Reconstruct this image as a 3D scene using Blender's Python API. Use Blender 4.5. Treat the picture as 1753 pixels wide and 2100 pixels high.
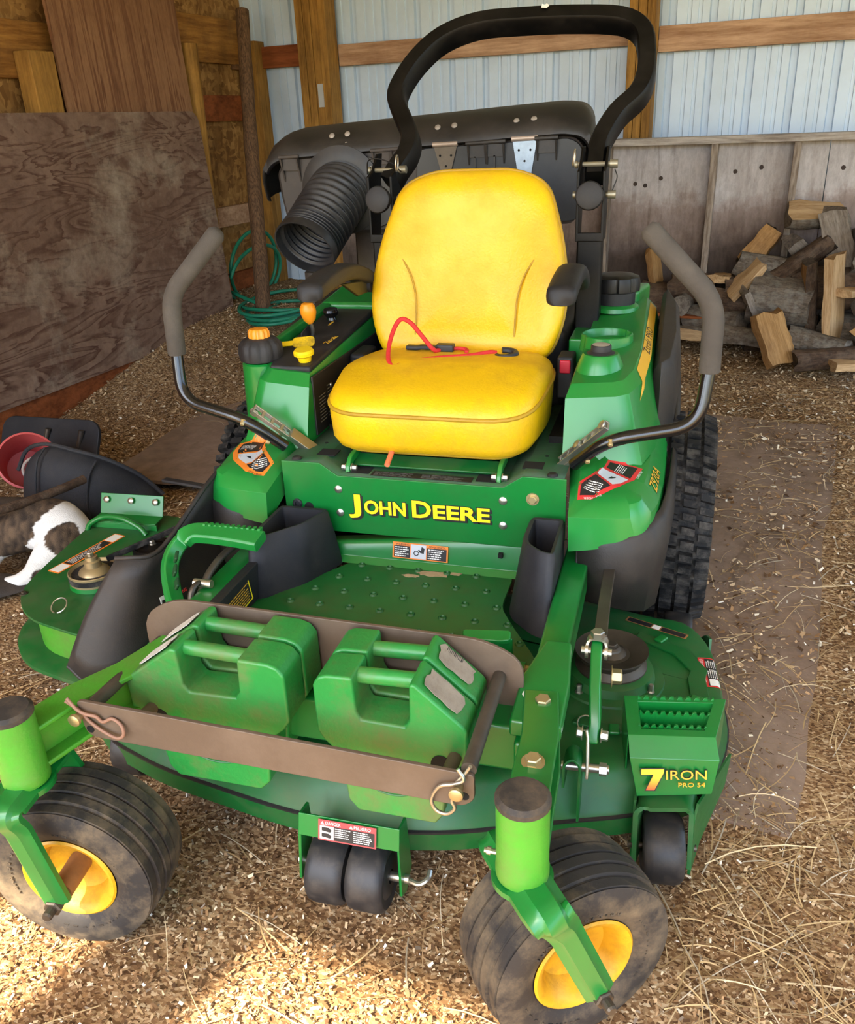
import bpy, bmesh, math, random
import numpy as np
from mathutils import Vector, Matrix, Euler
random.seed(7); rng = np.random.default_rng(7)
sc = bpy.context.scene
COL = sc.collection
for o in list(bpy.data.objects): bpy.data.objects.remove(o)

# ------------------------------------------------------------------ camera
camd = bpy.data.cameras.new('camera'); cam = bpy.data.objects.new('camera', camd); COL.objects.link(cam)
camd.sensor_fit = 'HORIZONTAL'; camd.sensor_width = 36.0; camd.lens = 36.0*1747.85/1753.0; camd.clip_start = .02
def cam_matrix(pos, yaw, pitch, roll):
    fwd = Vector((math.sin(yaw)*math.cos(pitch), math.cos(yaw)*math.cos(pitch), -math.sin(pitch)))
    right = Vector((math.cos(yaw), -math.sin(yaw), 0)); down = fwd.cross(right)
    c, s = math.cos(roll), math.sin(roll)
    r2 = right*c+down*s; d2 = right*-s+down*c
    m = Matrix((r2, -d2, -fwd)).transposed().to_4x4(); m.translation = pos
    return m
cam.matrix_world = cam_matrix(Vector((.5836, -.9016, 1.3842)), -.2913, .4292, .0434)
sc.camera = cam

# ------------------------------------------------------------------ light
SUN_AZ = (.40, 1.0); SUN_EL = math.radians(50)
world = bpy.data.worlds.new('sky'); sc.world = world; world.use_nodes = True
wn = world.node_tree; wn.nodes.clear()
sky = wn.nodes.new('ShaderNodeTexSky'); sky.sky_type = 'NISHITA'; sky.sun_disc = False
sky.sun_elevation = SUN_EL; sky.sun_rotation = math.atan2(-SUN_AZ[0], -SUN_AZ[1])
sky.air_density = 1.0; sky.dust_density = 2.0; sky.ozone_density = 1.0
bgn = wn.nodes.new('ShaderNodeBackground'); bgn.inputs['Strength'].default_value = .55
won = wn.nodes.new('ShaderNodeOutputWorld')
wn.links.new(sky.outputs[0], bgn.inputs[0]); wn.links.new(bgn.outputs[0], won.inputs[0])
sund = bpy.data.lights.new('sun', 'SUN'); sund.energy = 15.0; sund.angle = math.radians(1.2); sund.color = (1, .84, .62)
sun = bpy.data.objects.new('sun', sund); COL.objects.link(sun)
_h = Vector((SUN_AZ[0], SUN_AZ[1], 0)).normalized()
_d = Vector((_h.x*math.cos(SUN_EL), _h.y*math.cos(SUN_EL), -math.sin(SUN_EL)))
sun.rotation_euler = _d.to_track_quat('-Z', 'Y').to_euler(); sun.location = (-3, -8, 9)
vs = sc.view_settings; vs.view_transform = 'Standard'; vs.look = 'None'; vs.gamma = 1; vs.use_curve_mapping = False
vs.exposure = .90
sc.cycles.max_bounces = 6; sc.cycles.diffuse_bounces = 4; sc.cycles.glossy_bounces = 3
sc.cycles.caustics_reflective = False; sc.cycles.caustics_refractive = False
sc.cycles.sample_clamp_indirect = 6

# ------------------------------------------------------------------ materials
def srgb(r, g, b):
    f = lambda c: (c/255/12.92) if c/255 <= .04045 else ((c/255+.055)/1.055)**2.4
    return (f(r), f(g), f(b), 1)
MATS = {}
def mat(name, col, rough=.5, metal=0, var=.12, vscale=8, dirt=None, dirt_amt=.0, dirt_scale=3, bump=0, bscale=200, coat=0, spec=.5, stretch=None):
    """plain procedural surface: base colour, mottling, blotches of dirt and a fine relief"""
    if name in MATS: return MATS[name]
    m = bpy.data.materials.new(name); m.use_nodes = True; nt = m.node_tree; N = nt.nodes; L = nt.links
    b = N['Principled BSDF']; b.inputs['Roughness'].default_value = rough; b.inputs['Metallic'].default_value = metal
    b.inputs['Specular IOR Level'].default_value = spec
    if coat: b.inputs['Coat Weight'].default_value = coat; b.inputs['Coat Roughness'].default_value = .15
    tc = N.new('ShaderNodeTexCoord'); co = tc.outputs['Object']
    if stretch:
        mp = N.new('ShaderNodeMapping'); mp.inputs['Scale'].default_value = stretch; L.new(co, mp.inputs[0]); co = mp.outputs[0]
    n1 = N.new('ShaderNodeTexNoise'); n1.inputs['Scale'].default_value = vscale; n1.inputs['Detail'].default_value = 4; n1.inputs['Roughness'].default_value = .65
    L.new(co, n1.inputs['Vector'])
    c = srgb(*col); lo = tuple(x*(1-var) for x in c[:3])+(1,); hi = tuple(min(1, x*(1+var)) for x in c[:3])+(1,)
    r1 = N.new('ShaderNodeValToRGB'); r1.color_ramp.elements[0].position = .3; r1.color_ramp.elements[1].position = .7
    r1.color_ramp.elements[0].color = lo; r1.color_ramp.elements[1].color = hi
    L.new(n1.outputs['Fac'], r1.inputs[0]); out = r1.outputs[0]
    if dirt:
        n2 = N.new('ShaderNodeTexNoise'); n2.inputs['Scale'].default_value = dirt_scale; n2.inputs['Detail'].default_value = 6; n2.inputs['Roughness'].default_value = .72
        L.new(co, n2.inputs['Vector'])
        r2 = N.new('ShaderNodeValToRGB'); r2.color_ramp.elements[0].position = .45; r2.color_ramp.elements[1].position = .72
        r2.color_ramp.elements[0].color = (0, 0, 0, 1); r2.color_ramp.elements[1].color = (dirt_amt,)*3+(1,)
        L.new(n2.outputs['Fac'], r2.inputs[0])
        mx = N.new('ShaderNodeMixRGB'); mx.inputs[2].default_value = srgb(*dirt)
        L.new(r2.outputs[0], mx.inputs[0]); L.new(out, mx.inputs[1]); out = mx.outputs[0]
        ma = N.new('ShaderNodeMath'); ma.operation = 'MULTIPLY_ADD'; ma.inputs[1].default_value = .4; ma.inputs[2].default_value = rough
        L.new(r2.outputs[0], ma.inputs[0]); L.new(ma.outputs[0], b.inputs['Roughness'])
    L.new(out, b.inputs['Base Color'])
    if bump:
        n3 = N.new('ShaderNodeTexNoise'); n3.inputs['Scale'].default_value = bscale; n3.inputs['Detail'].default_value = 4
        L.new(co, n3.inputs['Vector'])
        bp = N.new('ShaderNodeBump'); bp.inputs['Strength'].default_value = bump; bp.inputs['Distance'].default_value = .004
        L.new(n3.outputs['Fac'], bp.inputs['Height']); L.new(bp.outputs[0], b.inputs['Normal'])
    MATS[name] = m; return m
def wood(name, dark, light, rough=.75, scale=(3, 3, 40), wave=5, dirt=None, dirt_amt=.5, dirt_scale=2.5, distort=4, bump=.3, axis='X'):
    """grained timber: growth-ring lines and fine fibre from noise stretched along the grain, with blotches"""
    if name in MATS: return MATS[name]
    m = bpy.data.materials.new(name); m.use_nodes = True; nt = m.node_tree; N = nt.nodes; L = nt.links
    b = N['Principled BSDF']; b.inputs['Roughness'].default_value = rough; b.inputs['Specular IOR Level'].default_value = .25
    tc = N.new('ShaderNodeTexCoord'); mp = N.new('ShaderNodeMapping'); mp.inputs['Scale'].default_value = scale
    L.new(tc.outputs['Object'], mp.inputs[0])
    n1 = N.new('ShaderNodeTexNoise'); n1.inputs['Scale'].default_value = .8; n1.inputs['Detail'].default_value = 2.5; n1.inputs['Roughness'].default_value = .5
    L.new(mp.outputs[0], n1.inputs['Vector'])
    k1 = N.new('ShaderNodeMath'); k1.operation = 'MULTIPLY'; k1.inputs[1].default_value = wave*14; L.new(n1.outputs['Fac'], k1.inputs[0])
    sn = N.new('ShaderNodeMath'); sn.operation = 'SINE'; L.new(k1.outputs[0], sn.inputs[0])
    n2 = N.new('ShaderNodeTexNoise'); n2.inputs['Scale'].default_value = 6; n2.inputs['Detail'].default_value = 5; n2.inputs['Roughness'].default_value = .75
    L.new(mp.outputs[0], n2.inputs['Vector'])
    m1 = N.new('ShaderNodeMath'); m1.operation = 'MULTIPLY_ADD'; m1.inputs[1].default_value = .11; L.new(sn.outputs[0], m1.inputs[0])
    m2 = N.new('ShaderNodeMath'); m2.operation = 'MULTIPLY_ADD'; m2.inputs[1].default_value = 1.15; m2.inputs[2].default_value = -.08; L.new(n2.outputs['Fac'], m2.inputs[0]); L.new(m2.outputs[0], m1.inputs[2])
    mx = m1
    r = N.new('ShaderNodeValToRGB'); r.color_ramp.elements[0].position = .25; r.color_ramp.elements[1].position = .75
    r.color_ramp.elements[0].color = srgb(*dark); r.color_ramp.elements[1].color = srgb(*light)
    L.new(mx.outputs[0], r.inputs[0]); out = r.outputs[0]
    if dirt:
        n2 = N.new('ShaderNodeTexNoise'); n2.inputs['Scale'].default_value = dirt_scale; n2.inputs['Detail'].default_value = 6; n2.inputs['Roughness'].default_value = .7
        L.new(tc.outputs['Object'], n2.inputs['Vector'])
        r2 = N.new('ShaderNodeValToRGB'); r2.color_ramp.elements[0].position = .46; r2.color_ramp.elements[1].position = .68
        r2.color_ramp.elements[0].color = (0, 0, 0, 1); r2.color_ramp.elements[1].color = (dirt_amt,)*3+(1,)
        L.new(n2.outputs['Fac'], r2.inputs[0])
        mm = N.new('ShaderNodeMixRGB'); mm.inputs[2].default_value = srgb(*dirt)
        L.new(r2.outputs[0], mm.inputs[0]); L.new(out, mm.inputs[1]); out = mm.outputs[0]
    L.new(out, b.inputs['Base Color'])
    bp = N.new('ShaderNodeBump'); bp.inputs['Strength'].default_value = bump; bp.inputs['Distance'].default_value = .006
    L.new(mx.outputs[0], bp.inputs['Height']); L.new(bp.outputs[0], b.inputs['Normal'])
    MATS[name] = m; return m
def attr_mat(name, rough=.8, bump=0):
    if name in MATS: return MATS[name]
    m = bpy.data.materials.new(name); m.use_nodes = True; nt = m.node_tree
    b = nt.nodes['Principled BSDF']; b.inputs['Roughness'].default_value = rough; b.inputs['Specular IOR Level'].default_value = .2
    a = nt.nodes.new('ShaderNodeVertexColor'); a.layer_name = 'col'; nt.links.new(a.outputs[0], b.inputs['Base Color'])
    MATS[name] = m; return m

GREEN = mat('green_paint', (12, 114, 44), .32, var=.06, dirt=(70, 92, 52), dirt_amt=.22, dirt_scale=5, coat=.3)
GREEND = mat('dusty_green_paint', (14, 92, 38), .42, var=.1, dirt=(88, 92, 60), dirt_amt=.5, dirt_scale=6)
GREENP = mat('green_plastic', (22, 128, 50), .30, var=.05, dirt=(78, 108, 66), dirt_amt=.22, dirt_scale=4, coat=.2)
GREENL = mat('sun_tinted_cast_green', (66, 146, 38), .38, var=.08, dirt=(110, 108, 60), dirt_amt=.45, dirt_scale=7, bump=.15, bscale=150)  # same green paint, with warm sun bounce put into the base colour
GREENW = mat('cast_weight_green', (40, 130, 56), .36, var=.08, dirt=(112, 100, 60), dirt_amt=.75, dirt_scale=6, bump=.2, bscale=120)
YSEAT = mat('yellow_vinyl', (230, 184, 10), .40, var=.06, dirt=(196, 146, 34), dirt_amt=.6, dirt_scale=5, bump=.25, bscale=140)
YPIPE = mat('yellow_piping', (176, 138, 30), .55)
YRIM = mat('yellow_rim_paint', (214, 160, 24), .42, var=.12, dirt=(120, 80, 22), dirt_amt=.6, dirt_scale=14, bump=.1)
YPLAS = mat('yellow_plastic', (244, 204, 20), .35)
OPLAS = mat('orange_plastic', (238, 150, 30), .35)
BLK = mat('black_plastic', (30, 30, 33), .55, spec=.4, var=.15, dirt=(84, 78, 72), dirt_amt=.3, dirt_scale=5, bump=.1)
BLKF = mat('black_fender_plastic', (40, 37, 35), .5, spec=.4, var=.12, dirt=(80, 69, 58), dirt_amt=.5, dirt_scale=3, bump=.12, bscale=260)
BLKG = mat('black_gloss_paint', (16, 16, 18), .22, var=.1, coat=.3)
BLKR = mat('black_satin_tube', (6, 6, 7), .45, spec=.22, var=.15, dirt=(64, 58, 52), dirt_amt=.22, dirt_scale=6)
BROWNM = mat('dusty_brown_painted_steel', (92, 76, 62), .5, var=.1, dirt=(126, 108, 90), dirt_amt=.35, dirt_scale=9, bump=.06)
RUB = mat('tire_rubber', (38, 35, 33), .7, var=.2, dirt=(134, 116, 88), dirt_amt=.6, dirt_scale=11, bump=.15, bscale=90)
RUBD = mat('drive_tire_rubber', (17, 17, 18), .75, var=.15, dirt=(120, 114, 106), dirt_amt=.45, dirt_scale=22, bump=.2, bscale=120, spec=.35)
RUBS = mat('roller_rubber', (30, 30, 32), .5, var=.15, dirt=(104, 92, 78), dirt_amt=.35, dirt_scale=18)
FOAM = mat('grey_foam_grip', (78, 73, 68), .85, spec=.25, var=.08, dirt=(104, 98, 90), dirt_amt=.45, dirt_scale=12, bump=.2, bscale=400)
STEEL = mat('zinc_plated_steel', (190, 186, 174), .32, .9, var=.12, vscale=20)
BRASS = mat('yellow_zinc_bolt', (186, 168, 124), .42, .8)
STEELD = mat('dull_steel', (88, 80, 70), .5, .7, var=.2, vscale=14)
GOLD = mat('tan_pulley_steel', (168, 150, 112), .38, .6, var=.1)
HOLE = mat('dark_opening', (8, 8, 8), .9)
WHITE = mat('white_print', (232, 230, 222), .6, var=.03)
GREYPR = mat('grey_print', (176, 178, 178), .6, var=.05)
ORANGE = mat('orange_decal', (236, 132, 44), .5, var=.04)
RED = mat('red_decal', (206, 50, 50), .5, var=.05)
DKRED = mat('faded_red_decal', (160, 66, 66), .55, var=.08)
BLKD = mat('black_decal', (34, 32, 32), .5, var=.05)
YDEC = mat('yellow_decal', (250, 226, 30), .45, var=.02)
YSTR = mat('gold_stripe_decal', (222, 172, 44), .45, var=.04)
SILV = mat('silver_decal', (196, 200, 204), .45, var=.04)
REDC = mat('red_bungee', (206, 44, 42), .75, var=.12, vscale=200)
REDP = mat('red_plastic', (196, 34, 56), .4)
PAPER = mat('torn_label_paper', (206, 202, 192), .8, var=.12, vscale=40, dirt=(120, 110, 96), dirt_amt=.6, dirt_scale=30)
PAPERD = mat('dirty_label_paper', (150, 138, 122), .8, var=.2, vscale=60, dirt=(92, 78, 64), dirt_amt=.8, dirt_scale=30)
CHALK = mat('bare_white_paint', (238, 236, 230), .7)

# ------------------------------------------------------------------ mesh helpers
class MB:
    def __init__(s): s.v = []; s.f = []
    def add(s, v, f, m=None):
        n = len(s.v)
        s.v += [tuple(m @ Vector(p)) for p in v] if m is not None else [tuple(p) for p in v]
        s.f += [tuple(i+n for i in q) for q in f]; return s
    def box(s, lo, hi, m=None):
        x0, y0, z0 = lo; x1, y1, z1 = hi
        return s.add([(x0,y0,z0),(x1,y0,z0),(x1,y1,z0),(x0,y1,z0),(x0,y0,z1),(x1,y0,z1),(x1,y1,z1),(x0,y1,z1)],
                     [(0,3,2,1),(4,5,6,7),(0,1,5,4),(1,2,6,5),(2,3,7,6),(3,0,4,7)], m)
    def cbox(s, c, d, m=None, rot=None):
        mm = Matrix.Translation(c)
        if rot: mm = mm @ Euler(rot).to_matrix().to_4x4()
        if m is not None: mm = m @ mm
        return s.box((-d[0]/2, -d[1]/2, -d[2]/2), (d[0]/2, d[1]/2, d[2]/2), mm)
    def prism(s, poly, a, b, plane='xy', m=None):
        """polygon extruded from a to b along the axis missing from plane"""
        def P(p, t): return {'xy': (p[0], p[1], t), 'xz': (p[0], t, p[1]), 'yz': (t, p[0], p[1])}[plane]
        n = len(poly); v = [P(p, a) for p in poly]+[P(p, b) for p in poly]
        f = [tuple(range(n))[::-1], tuple(range(n, 2*n))]+[(i, (i+1) % n, n+(i+1) % n, n+i) for i in range(n)]
        return s.add(v, f, m)
    def loft(s, loops, caps=True, closed=True, m=None):
        n = len(loops[0]); v = [p for l in loops for p in l]; f = []
        for k in range(len(loops)-1):
            for i in range(n if closed else n-1):
                j = (i+1) % n; f.append((k*n+i, k*n+j, (k+1)*n+j, (k+1)*n+i))
        if caps: f.append(tuple(range(n))[::-1]); f.append(tuple(range((len(loops)-1)*n, len(loops)*n)))
        return s.add(v, f, m)
    def tube(s, pts, r, n=12, caps=True, m=None, radii=None, loop=False):
        pts = [Vector(p) for p in pts]; loops = []; N = len(pts); up = None
        for i, p in enumerate(pts):
            if loop: t = (pts[(i+1) % N]-pts[i-1])
            else: t = (pts[min(i+1, N-1)]-pts[max(i-1, 0)])
            t = t.normalized()
            if up is None:
                up = Vector((0, 0, 1)) if abs(t.z) < .9 else Vector((1, 0, 0))
            x = up.cross(t).normalized(); up = t.cross(x).normalized()
            rr = radii[i] if radii else r
            loops.append([tuple(p+x*math.cos(2*math.pi*k/n)*rr+up*math.sin(2*math.pi*k/n)*rr) for k in range(n)])
        if loop: loops.append(loops[0]); caps = False
        return s.loft(loops, caps, True, m)
    def rod(s, a, b, r, n=12): return s.tube([a, b], r, n)
    def bar(s, pts, w, h, side=(1, 0, 0), m=None):
        """rectangular section swept along pts; w measured along side"""
        pts = [Vector(p) for p in pts]; loops = []; sd = Vector(side)
        for i, p in enumerate(pts):
            t = (pts[min(i+1, len(pts)-1)]-pts[max(i-1, 0)]).normalized()
            x = (sd-t*sd.dot(t)).normalized(); y = t.cross(x)
            loops.append([tuple(p+x*a*w/2+y*b*h/2) for a, b in ((-1,-1),(1,-1),(1,1),(-1,1))])
        return s.loft(loops, True, True, m)
    def lathe(s, prof, n=32, m=None, close=False):
        """profile [(r, z)] spun about local z"""
        k = len(prof); v = []; f = []
        for i in range(n):
            a = 2*math.pi*i/n; v += [(r*math.cos(a), r*math.sin(a), z) for r, z in prof]
        for i in range(n):
            j = (i+1) % n
            for q in range(k if close else k-1): f.append((i*k+q, j*k+q, j*k+(q+1) % k, i*k+(q+1) % k))
        if not close:
            if prof[0][0] > 1e-6: f.append(tuple(i*k for i in range(n))[::-1])
            if prof[-1][0] > 1e-6: f.append(tuple(i*k+k-1 for i in range(n)))
        return s.add(v, f, m)
    def hexa(s, c, d, r, h, n=6):
        m = axis_m(c, d); return s.lathe([(r, 0), (r, h*.85), (r*.85, h)], n, m)
    def build(s, name, material, parent=None, bevel=0, seg=2, smooth=38, loc=None, rot=None, sub=0, solid=0):
        me = bpy.data.meshes.new(name); me.from_pydata(s.v, [], s.f); me.validate()
        bm = bmesh.new(); bm.from_mesh(me); bmesh.ops.remove_doubles(bm, verts=bm.verts, dist=1e-6)
        bmesh.ops.recalc_face_normals(bm, faces=bm.faces); bm.to_mesh(me); bm.free()
        return link(name, me, material, parent, bevel, seg, smooth, loc, rot, sub, solid)
def link(name, me, material, parent=None, bevel=0, seg=2, smooth=38, loc=None, rot=None, sub=0, solid=0):
    if material is not None and not me.materials: me.materials.append(material)
    o = bpy.data.objects.new(name, me); COL.objects.link(o)
    if parent is not None: o.parent = parent
    if loc is not None: o.location = loc
    if rot is not None: o.rotation_euler = rot
    if smooth:
        me.shade_smooth(); 
        if not sub and not bevel: me.set_sharp_from_angle(angle=math.radians(smooth))
    if solid: md = o.modifiers.new('thick', 'SOLIDIFY'); md.thickness = solid; md.offset = 0
    if bevel:
        md = o.modifiers.new('bevel', 'BEVEL'); md.width = bevel; md.segments = seg; md.limit_method = 'ANGLE'; md.angle_limit = math.radians(32)
        md.harden_normals = False
        w = o.modifiers.new('wn', 'WEIGHTED_NORMAL'); w.keep_sharp = False
    if sub: md = o.modifiers.new('sub', 'SUBSURF'); md.levels = sub; md.render_levels = sub
    return o
def axis_m(c, d, roll=0):
    """matrix with local z along d at c"""
    q = Vector(d).normalized().to_track_quat('Z', 'Y').to_matrix().to_4x4()
    return Matrix.Translation(c) @ q @ Matrix.Rotation(roll, 4, 'Z')
def frame_m(o, x, y):
    """matrix at o with local x and y directions (z = x cross y)"""
    x = Vector(x).normalized(); z = x.cross(Vector(y)).normalized(); y = z.cross(x)
    m = Matrix((x, y, z)).transposed().to_4x4(); m.translation = Vector(o); return m
def mirx(pts, s): return [(p[0]*s, p[1], p[2]) for p in pts]
def curve(pts, n=8):
    """Catmull-Rom through pts"""
    P = [Vector(p) for p in pts]; P = [P[0]*2-P[1]]+P+[P[-1]*2-P[-2]]; out = []
    for i in range(1, len(P)-2):
        a, b, c, d = P[i-1:i+3]
        for k in range(n):
            t = k/n; out.append(.5*((2*b)+(c-a)*t+(2*a-5*b+4*c-d)*t*t+(3*b-a-3*c+d)*t**3))
    out.append(P[-2]); return out
def fillet(pts, r, n=6):
    """polyline with rounded corners"""
    P = [Vector(p) for p in pts]; out = [P[0]]
    for i in range(1, len(P)-1):
        a, b, c = P[i-1:i+2]; rr = r[i-1] if isinstance(r, (list, tuple)) else r
        da = (a-b); dc = (c-b); l = min(rr, da.length*.48, dc.length*.48); p = b+da.normalized()*l; q = b+dc.normalized()*l
        for k in range(n+1):
            t = k/n; out.append(p*(1-t)**2+b*2*t*(1-t)+q*t*t)
    out.append(P[-1]); return out
def rrect(w, h, r, n=5, cx=0, cy=0):
    out = []
    for sx, sy, a0 in ((1,1,0),(-1,1,90),(-1,-1,180),(1,-1,270)):
        for k in range(n+1):
            a = math.radians(a0+90*k/n); out.append((cx+sx*(w/2-r)+r*math.cos(a), cy+sy*(h/2-r)+r*math.sin(a)))
    return out
def empty(name, loc=(0,0,0), rz=0):
    e = bpy.data.objects.new(name, None); COL.objects.link(e); e.location = loc; e.rotation_euler = (0,0,rz); e.empty_display_size = .1; return e
def tag(o, label=None, cat=None, group=None, kind=None):
    if label: o['label'] = label
    if cat: o['category'] = cat
    if group: o['group'] = group
    if kind: o['kind'] = kind
    return o
def text_me(s, size=1, extrude=.0004, bold=False, width=None, xs=1, offset=0):
    c = bpy.data.curves.new('t', 'FONT'); c.body = s; c.size = size; c.extrude = extrude; c.align_x = 'CENTER'; c.align_y = 'CENTER'; c.offset = offset
    c.resolution_u = 3
    o = bpy.data.objects.new('t', c); COL.objects.link(o)
    dg = bpy.context.evaluated_depsgraph_get(); me = bpy.data.meshes.new_from_object(o.evaluated_get(dg))
    bpy.data.objects.remove(o)
    xs_ = [v.co.x for v in me.vertices]
    if width and xs_:
        k = width/(max(xs_)-min(xs_)); 
        for v in me.vertices: v.co.x *= k
    return me
def text(name, s, m, size, material, parent, width=None, extrude=.0004, offset=0):
    me = text_me(s, size, extrude, width=width, offset=offset); me.transform(m)
    return link(name, me, material, parent, smooth=0)
def copy_tree(o, parent=None):
    c = o.copy(); COL.objects.link(c); c.parent = parent
    for ch in o.children: copy_tree(ch, c)
    return c
def quad_lines(mb, m, x0, x1, y0, y1, rows, th=.35, ragged=.25, seed=0):
    """rows of little bars standing for small print"""
    r = random.Random(seed); hh = (y1-y0)/rows
    for i in range(rows):
        y = y1-hh*(i+.5); x = x0; end = x1-(x1-x0)*ragged*r.random()
        while x < end:
            w = (x1-x0)*r.uniform(.06, .2); e = min(x+w, end)
            mb.box((x, y-hh*th/2, 0), (e, y+hh*th/2, .0002), m); x = e+(x1-x0)*.03
from mathutils.bvhtree import BVHTree
def bvh_of(o):
    dg = bpy.context.evaluated_depsgraph_get(); dg.update(); return BVHTree.FromObject(o, dg)
def conform(name, shape, fm, bvh, material, parent, off=.0008, cuts=3, reach=.12):
    """flat outline (list of 2D points) or text mesh laid onto a curved surface along -z of fm"""
    bm = bmesh.new()
    if isinstance(shape, list):
        bm.faces.new([bm.verts.new((x, y, 0)) for x, y in shape])
        for _ in range(cuts):
            bmesh.ops.triangulate(bm, faces=bm.faces[:]); bmesh.ops.subdivide_edges(bm, edges=[e for e in bm.edges if e.calc_length() > .008], cuts=1, use_grid_fill=False)
        bmesh.ops.triangulate(bm, faces=bm.faces[:])
    else: bm.from_mesh(shape)
    d = -(fm.to_3x3() @ Vector((0, 0, 1))); d.normalize()
    for v in bm.verts:
        p = fm @ Vector((v.co.x, v.co.y, 0)); hit, n, i, t = bvh.ray_cast(p-d*reach, d, reach*2.2)
        v.co = (hit-d*off) if hit is not None else p
    me = bpy.data.meshes.new(name); bm.to_mesh(me); bm.free()
    return link(name, me, material, parent, smooth=60)
def lines_2d(x0, x1, y0, y1, rows, th=.4, ragged=.25, seed=0):
    mb = MB(); quad_lines(mb, Matrix.Identity(4), x0, x1, y0, y1, rows, th, ragged, seed)
    f = [q for k, q in enumerate(mb.f) if k % 6 == 1]; me = bpy.data.meshes.new('l'); me.from_pydata(mb.v, [], f); return me
BARN = Matrix.Rotation(math.radians(-6), 4, 'Z')
def barn(o):
    o.matrix_world = BARN @ o.matrix_basis; return o
# ================================================================== the shed
STEELW = mat('pale_blue_white_sheet_steel', (196, 214, 234), .38, 0, var=.04, vscale=3, dirt=(170, 178, 182), dirt_amt=.3, dirt_scale=2.5)
FIR = wood('fir_board', (148, 110, 82), (200, 164, 134), scale=(.8, 5, 9), wave=1.6, dirt=(120, 88, 64), dirt_amt=.35)
FIRR = wood('reddish_fir_board', (104, 52, 22), (150, 84, 44), scale=(.8, 5, 9), wave=1.6)
TREAT = wood('treated_post', (110, 76, 30), (176, 130, 62), scale=(9, 9, .7), wave=1.2, distort=3, dirt=(84, 60, 28), dirt_amt=.45)
OLDB = wood('amber_plank', (112, 70, 26), (172, 122, 58), scale=(5, .7, 8), wave=1.4, distort=5, dirt=(92, 66, 40), dirt_amt=.6, dirt_scale=3)
GREYW = wood('weathered_grey_timber', (124, 114, 106), (190, 180, 170), scale=(1.2, 6, 14), wave=3, distort=3, dirt=(104, 84, 66), dirt_amt=.4)
GREYWV = wood('weathered_grey_stud', (104, 88, 74), (168, 154, 140), scale=(14, 6, 1.4), wave=3, distort=3, dirt=(80, 62, 48), dirt_amt=.5)
def plyboard(name, dark, light, stain, stain_amt, scl, wavesc, pale=None, dist=9):
    """rotary cut plywood: long cathedral grain lines over a mottled face"""
    m = bpy.data.materials.new(name); m.use_nodes = True; nt = m.node_tree; N = nt.nodes; L = nt.links
    b = N['Principled BSDF']; b.inputs['Roughness'].default_value = .8; b.inputs['Specular IOR Level'].default_value = .2
    tc = N.new('ShaderNodeTexCoord'); mp = N.new('ShaderNodeMapping'); mp.inputs['Scale'].default_value = scl; L.new(tc.outputs['Object'], mp.inputs[0])
    n0 = N.new('ShaderNodeTexNoise'); n0.inputs['Scale'].default_value = 1.3; n0.inputs['Detail'].default_value = 5; n0.inputs['Distortion'].default_value = .8; L.new(mp.outputs[0], n0.inputs['Vector'])
    ml = N.new('ShaderNodeMath'); ml.operation = 'MULTIPLY'; ml.inputs[1].default_value = wavesc; L.new(n0.outputs['Fac'], ml.inputs[0])
    fr = N.new('ShaderNodeMath'); fr.operation = 'FRACT'; L.new(ml.outputs[0], fr.inputs[0])
    r = N.new('ShaderNodeValToRGB'); e = r.color_ramp.elements; e[0].position = 0; e[0].color = srgb(*dark); e[1].position = .45; e[1].color = srgb(*light)
    x = e.new(.9); x.color = srgb(*light); x = e.new(1.0); x.color = srgb(*dark); L.new(fr.outputs[0], r.inputs[0]); out = r.outputs[0]
    nf = N.new('ShaderNodeTexNoise'); nf.inputs['Scale'].default_value = 3; nf.inputs['Detail'].default_value = 6; nf.inputs['Roughness'].default_value = .75
    mp2 = N.new('ShaderNodeMapping'); mp2.inputs['Scale'].default_value = tuple(q*6 if q == min(scl) else q*1.5 for q in scl); L.new(tc.outputs['Object'], mp2.inputs[0]); L.new(mp2.outputs[0], nf.inputs['Vector'])
    def blotch(col, amt, s, lo, hi, out, seed):
        n2 = N.new('ShaderNodeTexNoise'); n2.noise_dimensions = '4D'; n2.inputs['W'].default_value = seed; n2.inputs['Scale'].default_value = s; n2.inputs['Detail'].default_value = 7; n2.inputs['Roughness'].default_value = .72
        L.new(tc.outputs['Object'], n2.inputs['Vector'])
        r2 = N.new('ShaderNodeValToRGB'); r2.color_ramp.elements[0].position = lo; r2.color_ramp.elements[1].position = hi
        r2.color_ramp.elements[0].color = (0,0,0,1); r2.color_ramp.elements[1].color = (amt,)*3+(1,); L.new(n2.outputs['Fac'], r2.inputs[0])
        m2 = N.new('ShaderNodeMixRGB'); m2.inputs[2].default_value = srgb(*col); L.new(r2.outputs[0], m2.inputs[0]); L.new(out, m2.inputs[1]); return m2.outputs[0]
    out = blotch(stain, stain_amt, 1.8, .42, .62, out, 3)
    if pale: out = blotch(pale, .85, 2.2, .51, .68, out, 9)
    mm = N.new('ShaderNodeMixRGB'); mm.blend_type = 'MULTIPLY'; mm.inputs[0].default_value = .55
    rr = N.new('ShaderNodeValToRGB'); rr.color_ramp.elements[0].position = .3; rr.color_ramp.elements[0].color = (.45,.42,.4,1); rr.color_ramp.elements[1].position = .6; rr.color_ramp.elements[1].color = (1,1,1,1)
    L.new(nf.outputs['Fac'], rr.inputs[0]); L.new(out, mm.inputs[1]); L.new(rr.outputs[0], mm.inputs[2])
    L.new(mm.outputs[0], b.inputs['Base Color'])
    bp = N.new('ShaderNodeBump'); bp.inputs['Strength'].default_value = .3; bp.inputs['Distance'].default_value = .004; L.new(fr.outputs[0], bp.inputs['Height']); L.new(bp.outputs[0], b.inputs['Normal'])
    MATS[name] = m; return m
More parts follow.
